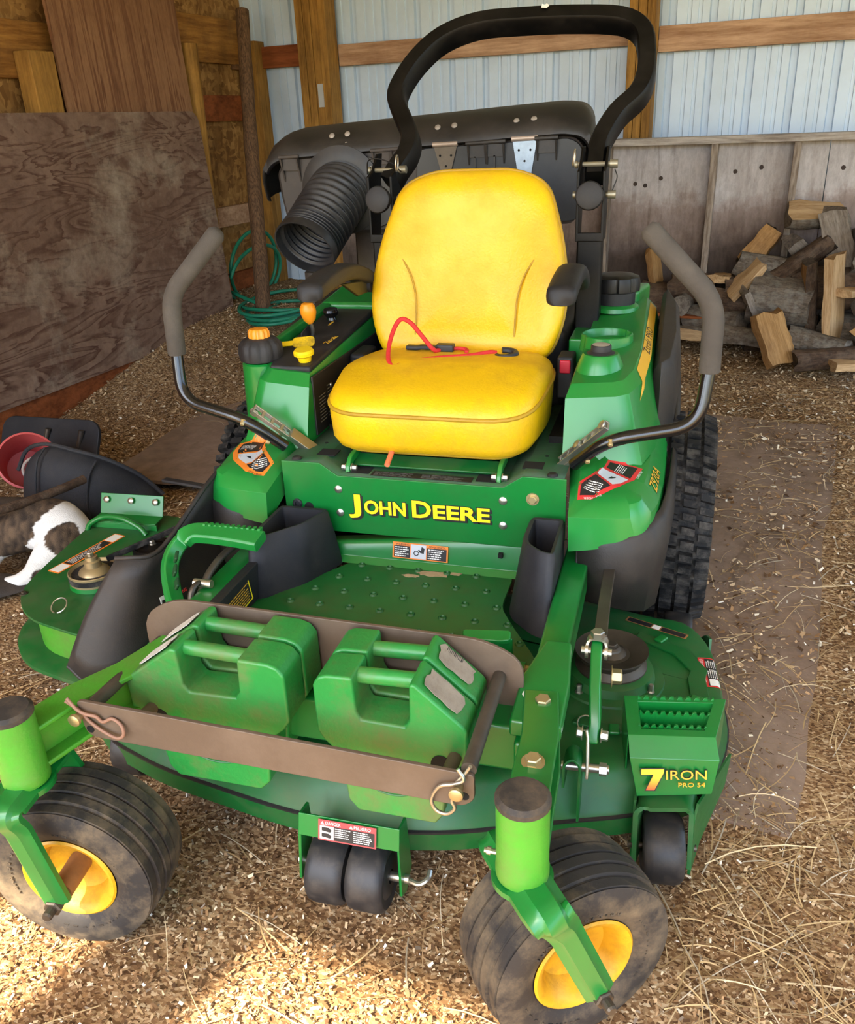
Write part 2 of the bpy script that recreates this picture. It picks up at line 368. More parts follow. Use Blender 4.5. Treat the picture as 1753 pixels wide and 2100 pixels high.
PLY1 = plyboard('weathered_brown_plywood', (86, 58, 46), (134, 108, 92), (108, 82, 68), .7, (1, .9, 4.0), 11, (172, 156, 138))
PLY2 = plyboard('reddish_plywood', (112, 74, 52), (150, 110, 80), (124, 86, 60), .6, (1, 14, .6), 4)
PLYG = plyboard('grey_weathered_plywood', (164, 156, 152), (192, 186, 184), (176, 166, 162), .5, (9, 1, .7), 3, (212, 208, 210))
def tide_stain(m):
    """brown damp stain rising from the floor of the sheets, with a ragged upper edge"""
    nt = m.node_tree; N = nt.nodes; L = nt.links; b = N['Principled BSDF']; src = b.inputs['Base Color'].links[0].from_socket
    tc = N.new('ShaderNodeTexCoord'); sp = N.new('ShaderNodeSeparateXYZ'); L.new(tc.outputs['Object'], sp.inputs[0])
    n = N.new('ShaderNodeTexNoise'); n.inputs['Scale'].default_value = 3; n.inputs['Detail'].default_value = 8; n.inputs['Roughness'].default_value = .7; L.new(tc.outputs['Object'], n.inputs['Vector'])
    ad = N.new('ShaderNodeMath'); ad.operation = 'MULTIPLY_ADD'; ad.inputs[1].default_value = .4; L.new(n.outputs['Fac'], ad.inputs[0]); zs = N.new('ShaderNodeMath'); zs.operation = 'MULTIPLY'; zs.inputs[1].default_value = .78; L.new(sp.outputs['Z'], zs.inputs[0]); L.new(zs.outputs[0], ad.inputs[2])
    r = N.new('ShaderNodeValToRGB'); e = r.color_ramp.elements; e[0].position = .62; e[0].color = srgb(122, 110, 102); e[1].position = 1.12/1.2; e[1].color = (1, 1, 1, 1); q = e.new(.74); q.color = srgb(176, 160, 150); q = e.new(.86); q.color = srgb(208, 194, 186); q = e.new(.9); q.color = srgb(236, 228, 224)
    L.new(ad.outputs[0], r.inputs[0]); mm = N.new('ShaderNodeMixRGB'); mm.blend_type = 'MULTIPLY'; mm.inputs[0].default_value = 1; L.new(src, mm.inputs[1]); L.new(r.outputs[0], mm.inputs[2]); L.new(mm.outputs[0], b.inputs['Base Color'])
tide_stain(PLYG)
PLYF = plyboard('dirty_brown_floor_board', (126, 106, 88), (152, 130, 112), (132, 108, 86), .6, (3, .8, 1), 3)
def osb_mat():
    m = bpy.data.materials.new('oriented_strand_board'); m.use_nodes = True; nt = m.node_tree; N = nt.nodes; L = nt.links
    b = N['Principled BSDF']; b.inputs['Roughness'].default_value = .75; b.inputs['Specular IOR Level'].default_value = .25
    tc = N.new('ShaderNodeTexCoord'); nz = N.new('ShaderNodeTexNoise'); nz.inputs['Scale'].default_value = 12; L.new(tc.outputs['Object'], nz.inputs['Vector'])
    mxv = N.new('ShaderNodeMixRGB'); mxv.inputs[0].default_value = .06; L.new(tc.outputs['Object'], mxv.inputs[1]); L.new(nz.outputs['Color'], mxv.inputs[2])
    prev = None
    for rot, s in ((.5, (1, 16, 44)), (-.7, (1, 44, 18))):
        mp = N.new('ShaderNodeMapping'); mp.inputs['Rotation'].default_value = (rot, 0, 0); mp.inputs['Scale'].default_value = s; L.new(mxv.outputs[0], mp.inputs[0])
        v = N.new('ShaderNodeTexVoronoi'); v.inputs['Scale'].default_value = 1; L.new(mp.outputs[0], v.inputs['Vector'])
        sp = N.new('ShaderNodeSeparateColor'); L.new(v.outputs['Color'], sp.inputs[0])
        r = N.new('ShaderNodeValToRGB'); r.color_ramp.elements[0].color = srgb(112, 76, 36); r.color_ramp.elements[1].color = srgb(182, 140, 84); L.new(sp.outputs[0], r.inputs[0])
        if prev is None: prev = r.outputs[0]
        else:
            m2 = N.new('ShaderNodeMixRGB'); L.new(sp.outputs[1], m2.inputs[0]); L.new(prev, m2.inputs[1]); L.new(r.outputs[0], m2.inputs[2]); prev = m2.outputs[0]
    n2 = N.new('ShaderNodeTexNoise'); n2.inputs['Scale'].default_value = 1.4; n2.inputs['Detail'].default_value = 6; L.new(tc.outputs['Object'], n2.inputs['Vector'])
    rr = N.new('ShaderNodeValToRGB'); rr.color_ramp.elements[0].position = .35; rr.color_ramp.elements[0].color = (.6,.52,.42,1); rr.color_ramp.elements[1].position = .65; rr.color_ramp.elements[1].color = (1,1,1,1); L.new(n2.outputs['Fac'], rr.inputs[0])
    mm = N.new('ShaderNodeMixRGB'); mm.blend_type = 'MULTIPLY'; mm.inputs[0].default_value = 1; L.new(prev, mm.inputs[1]); L.new(rr.outputs[0], mm.inputs[2]); L.new(mm.outputs[0], b.inputs['Base Color'])
    MATS['osb'] = m; return m
OSB = osb_mat()
BARKB = wood('dark_plank', (80, 54, 34), (128, 92, 62), scale=(5, .9, 9), wave=1.2)

# ---- ground height (barn coordinates) and floor
def smooth01(t): t = np.clip(t, 0, 1); return t*t*(3-2*t)
def gh(xb, yb):
    xb = np.asarray(xb, float); yb = np.asarray(yb, float)
    a = .30*np.exp(-((xb+3.05)/.85)**2)*smooth01((yb-2.0)/1.9)
    a += .10*smooth01((yb-3.7)/1.1)*smooth01((xb+3.2)/1.0)
    a += .035*np.exp(-((xb+2.4)/.6)**2)*smooth01((yb-1.6)/1.2)
    a += .02*np.exp(-((xb-1.5)/.35)**2)*smooth01((yb+1)/1.5)
    return a
def w2b(x, y): c, s = math.cos(math.radians(6)), math.sin(math.radians(6)); return x*c-y*s, x*s+y*c
def b2w(x, y): c, s = math.cos(math.radians(6)), math.sin(math.radians(6)); return x*c+y*s, -x*s+y*c
def ground_mat():
    m = bpy.data.materials.new('wood_chip_litter'); m.use_nodes = True; nt = m.node_tree; N = nt.nodes; L = nt.links
    b = N['Principled BSDF']; b.inputs['Roughness'].default_value = .9; b.inputs['Specular IOR Level'].default_value = .15
    tc = N.new('ShaderNodeTexCoord'); n0 = N.new('ShaderNodeTexNoise'); n0.inputs['Scale'].default_value = 40; n0.inputs['Detail'].default_value = 3; L.new(tc.outputs['Object'], n0.inputs['Vector'])
    mv = N.new('ShaderNodeMixRGB'); mv.inputs[0].default_value = .012; L.new(tc.outputs['Object'], mv.inputs[1]); L.new(n0.outputs['Color'], mv.inputs[2])
    mp = N.new('ShaderNodeMapping'); mp.inputs['Scale'].default_value = (1, 1.6, 1); L.new(mv.outputs[0], mp.inputs[0])
    v = N.new('ShaderNodeTexVoronoi'); v.inputs['Scale'].default_value = 130; L.new(mp.outputs[0], v.inputs['Vector'])
    sp = N.new('ShaderNodeSeparateColor'); L.new(v.outputs['Color'], sp.inputs[0])
    r = N.new('ShaderNodeValToRGB'); e = r.color_ramp.elements
    e[0].color = srgb(92, 68, 46); e[1].position = 1; e[1].color = srgb(226, 204, 168)
    for p, c in ((.3, (136, 104, 72)), (.6, (168, 136, 98)), (.85, (196, 166, 126))): q = e.new(p); q.color = srgb(*c)
    L.new(sp.outputs[0], r.inputs[0])
    n2 = N.new('ShaderNodeTexNoise'); n2.inputs['Scale'].default_value = 2.2; n2.inputs['Detail'].default_value = 7; L.new(tc.outputs['Object'], n2.inputs['Vector'])
    rr = N.new('ShaderNodeValToRGB'); rr.color_ramp.elements[0].position = .35; rr.color_ramp.elements[0].color = (.62,.56,.48,1); rr.color_ramp.elements[1].position = .65; rr.color_ramp.elements[1].color = (1,1,1,1); L.new(n2.outputs['Fac'], rr.inputs[0])
    mm = N.new('ShaderNodeMixRGB'); mm.blend_type = 'MULTIPLY'; mm.inputs[0].default_value = 1; L.new(r.outputs[0], mm.inputs[1]); L.new(rr.outputs[0], mm.inputs[2]); L.new(mm.outputs[0], b.inputs['Base Color'])
    bp = N.new('ShaderNodeBump'); bp.inputs['Strength'].default_value = .9; bp.inputs['Distance'].default_value = .008; L.new(sp.outputs[1], bp.inputs['Height']); L.new(bp.outputs[0], b.inputs['Normal'])
    return m
GROUND = ground_mat()
gx = np.linspace(-3.1, 4.7, 157); gy = np.linspace(-2.6, 5.05, 154)
X, Y = np.meshgrid(gx, gy); Z = gh(X, Y)+rng.normal(0, .0025, X.shape)-.004
nx, ny = len(gx), len(gy); vv = np.stack([X.ravel(), Y.ravel(), Z.ravel()], 1)
ii = np.arange(nx*ny).reshape(ny, nx); ff = np.stack([ii[:-1,:-1].ravel(), ii[:-1,1:].ravel(), ii[1:,1:].ravel(), ii[1:,:-1].ravel()], 1)
me = bpy.data.meshes.new('floor'); me.from_pydata(vv.tolist(), [], ff.tolist())
floor = barn(link('floor', me, GROUND, smooth=60)); tag(floor, 'wood chip covered dirt floor of the shed', 'floor', kind='structure')
yard = MB().prism([(-30, -40), (40, -40), (40, 30), (4.72, 30), (4.72, -2.58), (-30, -2.58)], -.2, -.012).build('yard_ground', mat('sunlit_dry_grass', (150, 142, 96), .9, var=.25, vscale=4), smooth=0); barn(yard); tag(yard, 'dry grass yard in front of the open shed', 'ground', kind='structure')

# ---- back wall : sheet steel panels, girts, laminated posts
wall_back = empty('wall_back'); barn(wall_back); tag(wall_back, 'pale steel back wall with fir girts and laminated posts', 'wall', kind='structure')
def rib_profile(w=.914):
    pts = []; 
    for k in range(4):
        x = k*.2285
        pts += [(x, 0), (x+.006, .027), (x+.040, .027), (x+.046, 0)]
        for q in (.105, .165): pts += [(x+q, 0), (x+q+.003, .008), (x+q+.021, .008), (x+q+.024, 0)]
    return pts+[(w, 0)]
pm = MB(); pr = rib_profile(); pm.loft([[(x, d, z) for x, d in pr] for z in (0, 3.3)], caps=False, closed=False)
pan = pm.build('steel_panel', STEELW, wall_back, smooth=25)
pan.location = (-3.08, 5.0, 0)
for k in range(1, 9):
    c = pan.copy(); COL.objects.link(c); c.parent = wall_back; c.location = (-3.08+.914*k, 5.0, 0)
for x0, x1, z0, z1, m_ in ((-2.99, -2.47, 1.763, 1.895, FIRR), (-2.24, -.30, 1.745, 1.872, FIR), (-.15, 4.6, 1.70, 1.835, FIR), (-3.0, 4.6, 2.55, 2.69, FIR), (-2.24, 4.6, .6, .72, FIR)):
    MB().box((x0, 4.94, z0), (x1, 4.985, z1)).build('girt', m_, wall_back, bevel=.003)
for x0, x1, n in ((-2.47, -2.24, 4), (-.305, -.15, 3), (1.9, 2.06, 3), (4.0, 4.16, 3)):
    for k in range(n):
        w = (x1-x0)/n
        MB().box((x0+k*w+.0015, 4.80-(.012 if k == n-1 else 0), 0), (x0+(k+1)*w-.0015, 4.94, 3.3)).build('post_ply', TREAT, wall_back, bevel=.004)
MB().box((-2.34, 4.795, 1.50), (-2.265, 4.80, 1.64)).build('paper_tag', GREYPR, wall_back, smooth=0)
# ---- left wall : strand board with planks nailed across
wall_left = empty('wall_left'); barn(wall_left); tag(wall_left, 'strand board left wall with amber planks nailed across', 'wall', kind='structure')
for y0, y1 in ((-2.4, -1.19), (-1.185, .03), (.035, 1.25), (1.255, 2.47), (2.475, 3.69), (3.695, 4.995)):
    MB().box((-3.06, y0, 0), (-3.0, y1, 3.3)).build('strand_board', OSB, wall_left, smooth=0)
for y0, y1, z0, z1, m_ in ((-2.4, 3.55, 1.66, 1.92, OLDB), (3.5, 4.88, 1.79, 2.06, OLDB), (4.80, 5.05, 1.76, 2.0, BARKB), (3.9, 5.0, 1.44, 1.60, FIRR), (3.9, 5.0, .77, .90, FIR), (-2.4, 4.9, 2.6, 2.76, OLDB), (-2.4, 4.2, .02, .30, FIRR), (4.2, 4.98, .30, .45, FIRR)):
    MB().box((-3.0, y0, z0), (-2.962, y1, z1)).build('plank', m_, wall_left, bevel=.004)
for y0, y1, x1, m_, zt in ((4.86, 4.985, -2.83, TREAT, 1.93), (2.83, 3.0, -2.86, TREAT, 1.78), (0.2, .36, -2.86, TREAT, 3.2)):
    MB().box((-2.96, y0, 0), (x1, y1, zt)).build('post', m_, wall_left, bevel=.006)
MB().box((-2.80, 1.5, .0), (-2.755, 4.05, .19)).build('sill_plank', FIRR, wall_left, bevel=.004)
mb = MB(); mb.tube([(-2.91, 4.20, .1), (-2.91, 4.19, 1.0), (-2.90, 4.2, 1.88)], .055, 14); mb.build('round_post', TREAT, wall_left)
# ---- the rest of the shed shell (behind the camera): right wall, roof, header and door posts
wr = MB(); wr.box((4.62, 4.3, 0), (4.7, 5.05, 3.3)); wr.box((4.62, -2.4, 0), (4.7, -.6, 3.3)); wr.box((4.62, -.6, 2.9), (4.7, 4.3, 3.3)); wr = wr.build('wall_right', STEELW, smooth=0); barn(wr); tag(wr, 'pale steel right wall of the shed', 'wall', kind='structure')
ce = MB().box((-3.1, -2.5, 3.3), (4.75, 5.1, 3.36)).build('ceiling', mat('white_steel_roof_lining', (206, 208, 208), .5), smooth=0); barn(ce); tag(ce, 'galvanised sheet roof of the shed', 'ceiling', kind='structure')
FRONT_Y = -2.27; HEAD_Z = 3.04
hd = MB().box((-3.1, FRONT_Y-.12, HEAD_Z), (4.7, FRONT_Y, 3.36)).build('trim_1', FIR, smooth=0); barn(hd); tag(hd, 'header beam over the open shed front', 'beam', kind='structure')
dp = MB().box((-1.01, FRONT_Y-.16, 0), (-.77, FRONT_Y-.01, HEAD_Z)).build('trim_2', TREAT, smooth=0); barn(dp); tag(dp, 'square post in the open shed front', 'post', kind='structure')

# ---- plywood partition in front of the back wall
part = empty('plywood_partition'); barn(part); tag(part, 'low grey weathered plywood partition with studs and top rail, behind the firewood', 'partition')
for x0, x1 in ((-2.24, -1.605), (-1.6, -.38), (-.375, .845), (.85, 2.07), (2.075, 3.3)):
    MB().box((x0, 4.775, 0), (x1, 4.79, 1.215)).build('plywood_sheet', PLYG, part, smooth=0)
MB().box((-2.24, 4.66, 1.205), (3.3, 4.79, 1.245)).build('top_rail', GREYW, part, bevel=.003)
for x in (-.37, .24, .68, 1.30, 1.9): MB().box((x-.019, 4.685, 0), (x+.019, 4.775, 1.205)).build('stud', GREYWV, part, bevel=.003)
mb = MB()
for u, w, z in ((-.15, 4.774, .98), (-.06, 4.774, 1.02), (-.21, 4.774, .99), (.36, 4.774, 1.05), (.5, 4.774, 1.07), (.93, 4.774, 1.06), (.62, 4.774, .55)):
    mb.lathe([(.013, 0), (.011, .002)], 7, Matrix.Translation((u, w, z)) @ Matrix.Rotation(math.pi/2, 4, 'X'))
mb.build('knot', mat('knot', (58, 46, 40), .8), part)

# ---- leaning sheets, pole, hose on the left
def sheet(name, y0, y1, z0, z1, xb, xt, m_, label, rc=.03, th=.016):
    mb = MB(); poly = [(y0, z0), (y1, z0)]+[(y1-rc+rc*math.cos(a), z1-rc+rc*math.sin(a)) for a in (0, .5, 1.05, 1.57)]+[(y0, z1)]
    v = []; 
    lean = lambda z: xb+(xt-xb)*(z-z0)/(z1-z0)
    loops = [[(lean(z)-o, y, z) for y, z in poly] for o in (th, 0)]
    mb.loft(loops); ob = mb.build(name, m_, smooth=0); barn(ob); tag(ob, label, 'plywood'); return ob
sheet('plywood_sheet', 1.6, 4.10, .19, 1.50, -2.74, -2.83, PLY1, 'wide dark brown weathered plywood sheet with scuffed pale patches, leaning lowest on the left wall', .07)
sheet('plywood_sheet', 3.03, 4.10, .02, 2.44, -2.80, -2.90, PLY2, 'tall reddish plywood sheet with upright grain leaning behind the wide dark sheet')
mb = MB(); pp = [(-2.50, 4.06, .16), (-2.56, 4.2, .6), (-2.64, 4.36, 1.1), (-2.72, 4.53, 1.6), (-2.785, 4.68, 2.09)]
mb.tube(curve(pp, 5), .046, 12, radii=[.052-.0005*k+.002*math.sin(k*1.7) for k in range(21)])
BARK = wood('stripped_pole_wood', (62, 44, 30), (122, 92, 66), scale=(30, 30, 2), wave=3, distort=4, bump=.6)
ob = mb.build('wooden_pole', BARK, smooth=50); barn(ob); tag(ob, 'weathered round wooden pole leaning in the corner by the hose', 'pole')
HOSE = mat('green_garden_hose', (24, 122, 92), .5, var=.1, vscale=12)
pts = []
def ring(cx, cy, cz, rx, ry, n=22, a0=0, a1=2*math.pi, tilt=0, dz=0, tc=0):
    for k in range(n):
        a = a0+(a1-a0)*k/n; pts.append((cx+rx*math.cos(a), cy+ry*math.sin(a), cz+tilt*math.sin(a)+tc*math.cos(a)+dz*k/n))
ring(-2.82, 4.52, .50, .03, .30, 26, -1.6, 4.9, 0, 0, .24)
ring(-2.80, 4.50, .44, .05, .33, 26, -1.4, 4.6, 0, 0, .20)
ring(-2.46, 4.30, .24, .28, .34, 24, -.8, 5.6, .0, .02)
ring(-2.42, 4.26, .27, .31, .28, 24, 0, 6.28, -.02, .02)
ring(-2.44, 4.22, .30, .27, .33, 24, 0, 6.28, .03, .02)
ring(-2.38, 4.20, .24, .24, .36, 24, 0, 6.28, .02, .03)
ring(-2.32, 4.22, .25, .22, .30, 24, 0, 6.28, .02, .03)
ring(-2.36, 4.12, .26, .26, .27, 24, 0, 5.3, .02, .03)
pts += [(-2.1, 4.3, .24), (-1.9, 4.4, .20)]
mb = MB(); mb.tube(curve(pts, 2), .0125, 8); ob = mb.build('garden_hose', HOSE, smooth=80); barn(ob); tag(ob, 'green garden hose coiled on the wood chips in the corner', 'hose')

# ---- boards lying on the floor
def floorboard(x0, x1, y0, y1, rz, label, z=.004, th=.014):
    mb = MB(); n = 14; r = random.Random(int(x0*100)); edge = []
    for k in range(n): edge.append((x0+(x1-x0)*k/n, y0+r.uniform(-.012, .012)))
    for k in range(n): edge.append((x1+r.uniform(-.012, .012), y0+(y1-y0)*k/n))
    for k in range(n): edge.append((x1-(x1-x0)*k/n, y1+r.uniform(-.012, .012)))
    for k in range(n): edge.append((x0+r.uniform(-.012, .012), y1-(y1-y0)*k/n))
    cx, cy = (x0+x1)/2, (y0+y1)/2; mb.prism([(a-cx, b-cy) for a, b in edge], z-th, z)
    o = mb.build('floor_board', PLYF, smooth=0); o.location = (cx, cy, 0); o.rotation_euler = (0, 0, math.radians(rz)); barn(o); tag(o, label, 'board'); return o
floorboard(-.30, .93, .70, 3.44, -3.5, 'dirty brown plywood board lying under the mower and its drive wheel')
floorboard(-2.05, -1.15, 1.85, 3.30, 8, 'dirty brown plywood board lying between the bagger and the chip heap', z=.045, th=.016)
# ================================================================== the mower
mower = empty('lawn_mower'); tag(mower, 'green zero-turn riding mower with yellow seat and black roll bar', 'riding mower')
def offset_poly(poly, d):
    """inset (d>0) a counter-clockwise polygon"""
    n = len(poly); out = []
    for i in range(n):
        p, q, r = Vector(poly[i-1]), Vector(poly[i]), Vector(poly[(i+1) % n])
        a = (q-p).normalized(); b = (r-q).normalized(); na = Vector((-a.y, a.x)); nb = Vector((-b.y, b.x)); m = (na+nb)
        m = m/max(.35, m.length_squared/2) if m.length > 1e-6 else na
        out.append(tuple(q+m*d))
    return out
def round_poly(poly, r, n=4): 
    P = [Vector((a, b, 0)) for a, b in poly]; Q = []
    for i in range(len(P)):
        a, b, c = P[i-1], P[i], P[(i+1) % len(P)]; rr = r[i] if isinstance(r, (list, tuple)) else r
        l = min(rr, (a-b).length*.45, (c-b).length*.45); p = b+(a-b).normalized()*l; q = b+(c-b).normalized()*l
        for k in range(n+1): t = k/n; x = p*(1-t)**2+b*2*t*(1-t)+q*t*t; Q.append((x.x, x.y))
    return Q
def bolt(parent, c, d, r=.009, h=.007, m_=None, washer=True, name='bolt'):
    mb = MB(); 
    if washer: mb.lathe([(r*1.45, 0), (r*1.45, .002)], 16, axis_m(c, d))
    mb.hexa(Vector(c)+Vector(d).normalized()*(.002 if washer else 0), d, r, h)
    return mb.build(name, m_ or STEEL, parent, smooth=25)

# ---------------- drive wheels
def drive_wheel(s):
    cx, cy, R, hw = .597*s, 1.47, .305, .125
    prof = [(.13, -hw*.85), (.19, -hw*.98), (.25, -hw*1.0), (.270, -hw*.93), (.281, -hw*.8), (.285, 0), (.281, hw*.8), (.270, hw*.93), (.25, hw), (.19, hw*.98), (.13, hw*.85)]
    m = Matrix.Translation((cx, cy, R)) @ Matrix.Rotation(math.pi/2, 4, 'Y')
    mb = MB(); mb.lathe(prof, 64, m, close=True)
    N = 52
    for k in range(N):          # tread blocks in five offset rows
        for row, (a, b, sk) in enumerate(((-hw*.99, -hw*.70, .5), (-hw*.63, -hw*.36, .0), (-hw*.29, -hw*.03, .5), (hw*.04, hw*.30, 0), (hw*.37, hw*.64, .5), (hw*.71, hw*.99, 0))):
            a0 = 2*math.pi*(k+sk)/N; da = 2*math.pi/N*.30
            r1 = R if 0 < row < 5 else R-.003; q = []
            for rr, sh in ((.276, 1), (r1, .84)):
                for aa, t in ((a0-da*sh, a), (a0+da*sh, a), (a0+da*sh+.016*(1 if row > 2 else -1), b), (a0-da*sh+.016*(1 if row > 2 else -1), b)):
                    rq = rr-(.012 if (row == 0 and t == a) or (row == 5 and t == b) else 0)
                    q.append((rq*math.cos(aa), rq*math.sin(aa), t))
            mb.add(q, [(4,5,6,7), (0,1,5,4), (1,2,6,5), (2,3,7,6), (3,0,4,7)], m)
    w = mb.build('drive_tire', RUBD, mower, smooth=30)
    MB().lathe([(.03, -.03), (.06, -.02), (.10, -.04), (.125, -.09), (.14, -.1), (.14, .1), (.125, .09), (.10, .04), (.06, .02), (.03, .03)], 40, m, close=True).build('rim', YRIM, w)
    return w
drive_wheel(1); drive_wheel(-1)

# ---------------- front casters
TUBE = {1: (.432, .008), -1: (-.432, .008)}
def caster(s, wc, ax):
    tx, ty = TUBE[s]; C = Vector((wc[0], wc[1], .165)); a = Vector((ax[0], ax[1], 0)).normalized()
    mb = MB(); R, hw = .165, .076
    prof = [(.082, -hw*.72), (.094, -hw*.88), (.120, -hw*1.0), (.142, -hw*.93)]
    ribs = [-.82, -.55, -.5, -.22, -.17, .10, .15, .42, .47, .74]
    for q in (-.84, -.58, -.28, .02, .32, .62): 
        rr = R-.008*(abs(q+.13)/.8)**2
        prof += [(rr, hw*q+.001), (rr, hw*(q+.235)), (rr-.006, hw*(q+.25)), (rr-.006, hw*(q+.285))]
    prof += [(.156, hw*.90), (.142, hw*.96), (.120, hw), (.094, hw*.88), (.082, hw*.72)]
    m = axis_m(C, a)
    mb.lathe(prof, 64, m, close=True); w = mb.build('caster_tire', RUB, mower, smooth=30)
    MB().lathe([(.020, .012), (.045, .010), (.062, .02), (.074, .046), (.080, .058), (.088, .062), (.090, .066), (.086, .069), (.078, .066), (.070, .056), (.058, .03), (.040, .022), (.020, .022)], 48, m, close=True).build('rim', YRIM, w)
    MB().lathe([(.020, .012), (.045, .010), (.062, .02), (.074, .046), (.080, .058), (.088, .062), (.090, .066), (.086, .069), (.078, .066), (.070, .056), (.058, .03), (.040, .022), (.020, .022)], 48, axis_m(C, -a), close=True).build('rim', YRIM, w)
    MB().lathe([(.0, -.095), (.021, -.095), (.021, .095), (0, .095)], 24, m).build('hub', mat('rusty_tan_hub', (142, 104, 66), .6, .2, var=.2, vscale=30), w)
    f = MB(); top = Vector((tx, ty, .372))
    for sd in (1, -1):
        e = C+a*(.108*sd); e.z = .158
        sh = Vector((tx, ty, 0))+a*(.085*sd); knee = Vector((sh.x*.75+C.x*.25+a.x*.018*sd, sh.y*.75+C.y*.25+a.y*.018*sd, .338))
        sh.z = .372
        path = fillet([top+a*(.02*sd), sh, knee, e], [.05, .05], 8)
        side = (C-top); side.z = 0; side = side.normalized() if side.length > .02 else Vector((-a.y, a.x, 0))
        side = Vector((-a.y, a.x, 0))
        loops = []; n_ = len(path)
        for i, p in enumerate(path):
            t = (path[min(i+1, n_-1)]-path[max(i-1, 0)]).normalized(); x = (side-t*side.dot(t)).normalized(); y = t.cross(x)
            if y.dot(a*sd+Vector((0,0,1))) < 0: y = -y
            W = .072-.022*i/n_; 
            sec = [(-.5, -.006), (-.5, .004), (-.32, .008), (-.22, .015), (.22, .015), (.32, .008), (.5, .004), (.5, -.006)]
            loops.append([tuple(p+x*u*W+y*v) for u, v in sec])
        f.loft(loops)
    f.lathe([(.046, 0), (.046, .010)], 24, Matrix.Translation((tx, ty, .366)))
    fk = f.build('caster_fork', GREEN, mower, bevel=.003, seg=3)
    for sd in (1, -1):
        e = C+a*(.112*sd); e.z = .158
        mb = MB(); mb.hexa(e, a*sd, .0165, .016); mb.lathe([(.009, 0), (.009, .03), (.007, .034)], 12, axis_m(e, a*sd)); mb.build('axle_nut', STEELD, fk, smooth=25)
    # steering tube on the end of its arm
    mb = MB(); mb.lathe([(.0385, .379), (.0395, .384), (.0395, .398), (.0385, .401), (.0385, .507), (.0375, .515)], 32, Matrix.Translation((tx, ty, 0)))
    tb = mb.build('caster_tube', GREENL, mower, smooth=40)
    MB().lathe([(.0378, .512), (.040, .514), (.040, .522), (.034, .528), (0, .530)], 32, Matrix.Translation((tx, ty, 0))).build('cap', mat('dusty_black_cap', (44, 40, 36), .7, var=.2, vscale=30, dirt=(120, 100, 74), dirt_amt=.4, dirt_scale=24), tb)
    mb = MB(); mb.rod((tx-.037, ty-.006, .415), (tx-.055, ty-.008, .418), .004, 8); mb.lathe([(.006, 0), (.006, .006)], 8, axis_m((tx-.045, ty-.007, .4165), (-1, 0, .1))); mb.build('grease_fitting', STEEL, tb)
    return w
caster(1, (.486, .095), (.61, -.79)); caster(-1, (-.400, .060), (.13, -.99))
# sidewall lettering, raised on the tyres
def arc_text(s, parent, C, a, r, ang0, dang, size, up=-1):
    m0 = axis_m(C, a)
    out = MB()
    for k, ch in enumerate(s):
        if ch == ' ': continue
        me = text_me(ch, size, .0016, offset=.0006); th = ang0+dang*k
        mm = m0 @ Matrix.Rotation(th, 4, 'Z') @ Matrix.Translation((r, 0, .0725)) @ Matrix.Rotation(-math.pi/2, 4, 'Z') @ Matrix.Rotation(math.radians(-8), 4, 'X')
        out.add([v.co for v in me.vertices], [tuple(p.vertices) for p in me.polygons], mm)
    return out.build('sidewall_lettering', RUB, parent, smooth=0)
tires = [o for o in mower.children if o.name.startswith('caster_tire')]
for w, C, a, off in ((tires[0], Vector((.486, .095, .165)), Vector((.61, -.79, 0)), .2), (tires[1], Vector((-.400, .060, .165)), Vector((.13, -.99, 0)), 1.2)):
    arc_text('13X6.50-6/4.50', w, C, a, .112, 2.3+off, -.11, .016)
    arc_text('RELIANCE', w, C, a, .118, .35+off, -.16, .02)
    arc_text('CARLISLE', w, C, a, .118, 4.4+off, -.16, .02)

# ---------------- frame: rails, front crossmember, caster arms
for s in (1, -1):
    mb = MB(); x0, x1 = .372, .432
    sec = lambda y, zt, zb: [(x0*s, y, zb), (x1*s, y, zb), (x1*s, y, zt), (x0*s, y, zt)]
    mb.loft([sec(.26, .40, .30), sec(.44, .415, .32), sec(.60, .418, .34), sec(1.0, .420, .35), sec(1.9, .420, .35)])
    r = mb.build('frame_rail', GREEN, mower, bevel=.006, seg=3)
    # caster arm: cast channel from rail end to tube
    tx, ty = TUBE[s]
    mb = MB()
    if s == 1:
        pth = [(tx, ty+.02), (.428, .12), (.424, .22), (.405, .36)]
    else:
        pth = [(tx, ty+.03), (-.405, .13), (-.355, .22), (-.32, .33)]
    for zc, th, wd in ((.470, .010, .062), (.398, .010, .070)):
        L = [Vector((x, y, zc-(.03 if (s == 1 and i > 1) else 0)*(i-1)*.5)) for i, (x, y) in enumerate(pth)]
        mb.bar(L, wd, th, side=(1, 0, 0))
    L = [Vector((x, y, .434-(.03 if (s == 1 and i > 1) else 0)*(i-1)*.5)) for i, (x, y) in enumerate(pth)]
    mb.bar(L, .014, .072, side=(1, 0, 0))
    arm = mb.build('caster_arm', GREEN if s == 1 else GREENL, mower, bevel=.003)  # left arm takes the green with sun bounce in its colour
    if s == 1: bolt(arm, (.426, .135, .474), (0, -.1, 1), .013, .011, BRASS)
mb = MB()   # front cross tube and gusset plate by the right rail
mb.box((-.44, .30, .30), (.44, .37, .40)); mb.build('front_crossmember', GREEN, mower, bevel=.008)
mb = MB(); mb.loft([[(.362, .27, z), (.452, .27, z), (.452, .40, z+.005), (.440, .52, z+.01), (.39, .52, z+.01), (.362, .40, z+.005)] for z in (.405, .440)])
gs = mb.build('gusset_plate', GREEN, mower, bevel=.006); bolt(gs, (.413, .325, .443), (0, -.1, 1), .014, .011, BRASS)
MB().prism([(0, 0), (.004, .008), (.003, .022), (-.003, .010)], 0, .0008, 'xy', frame_m((.378, .335, .4425), (1, .3, 0), (-.3, 1, 0))).build('white_mark', WHITE, gs, smooth=0)

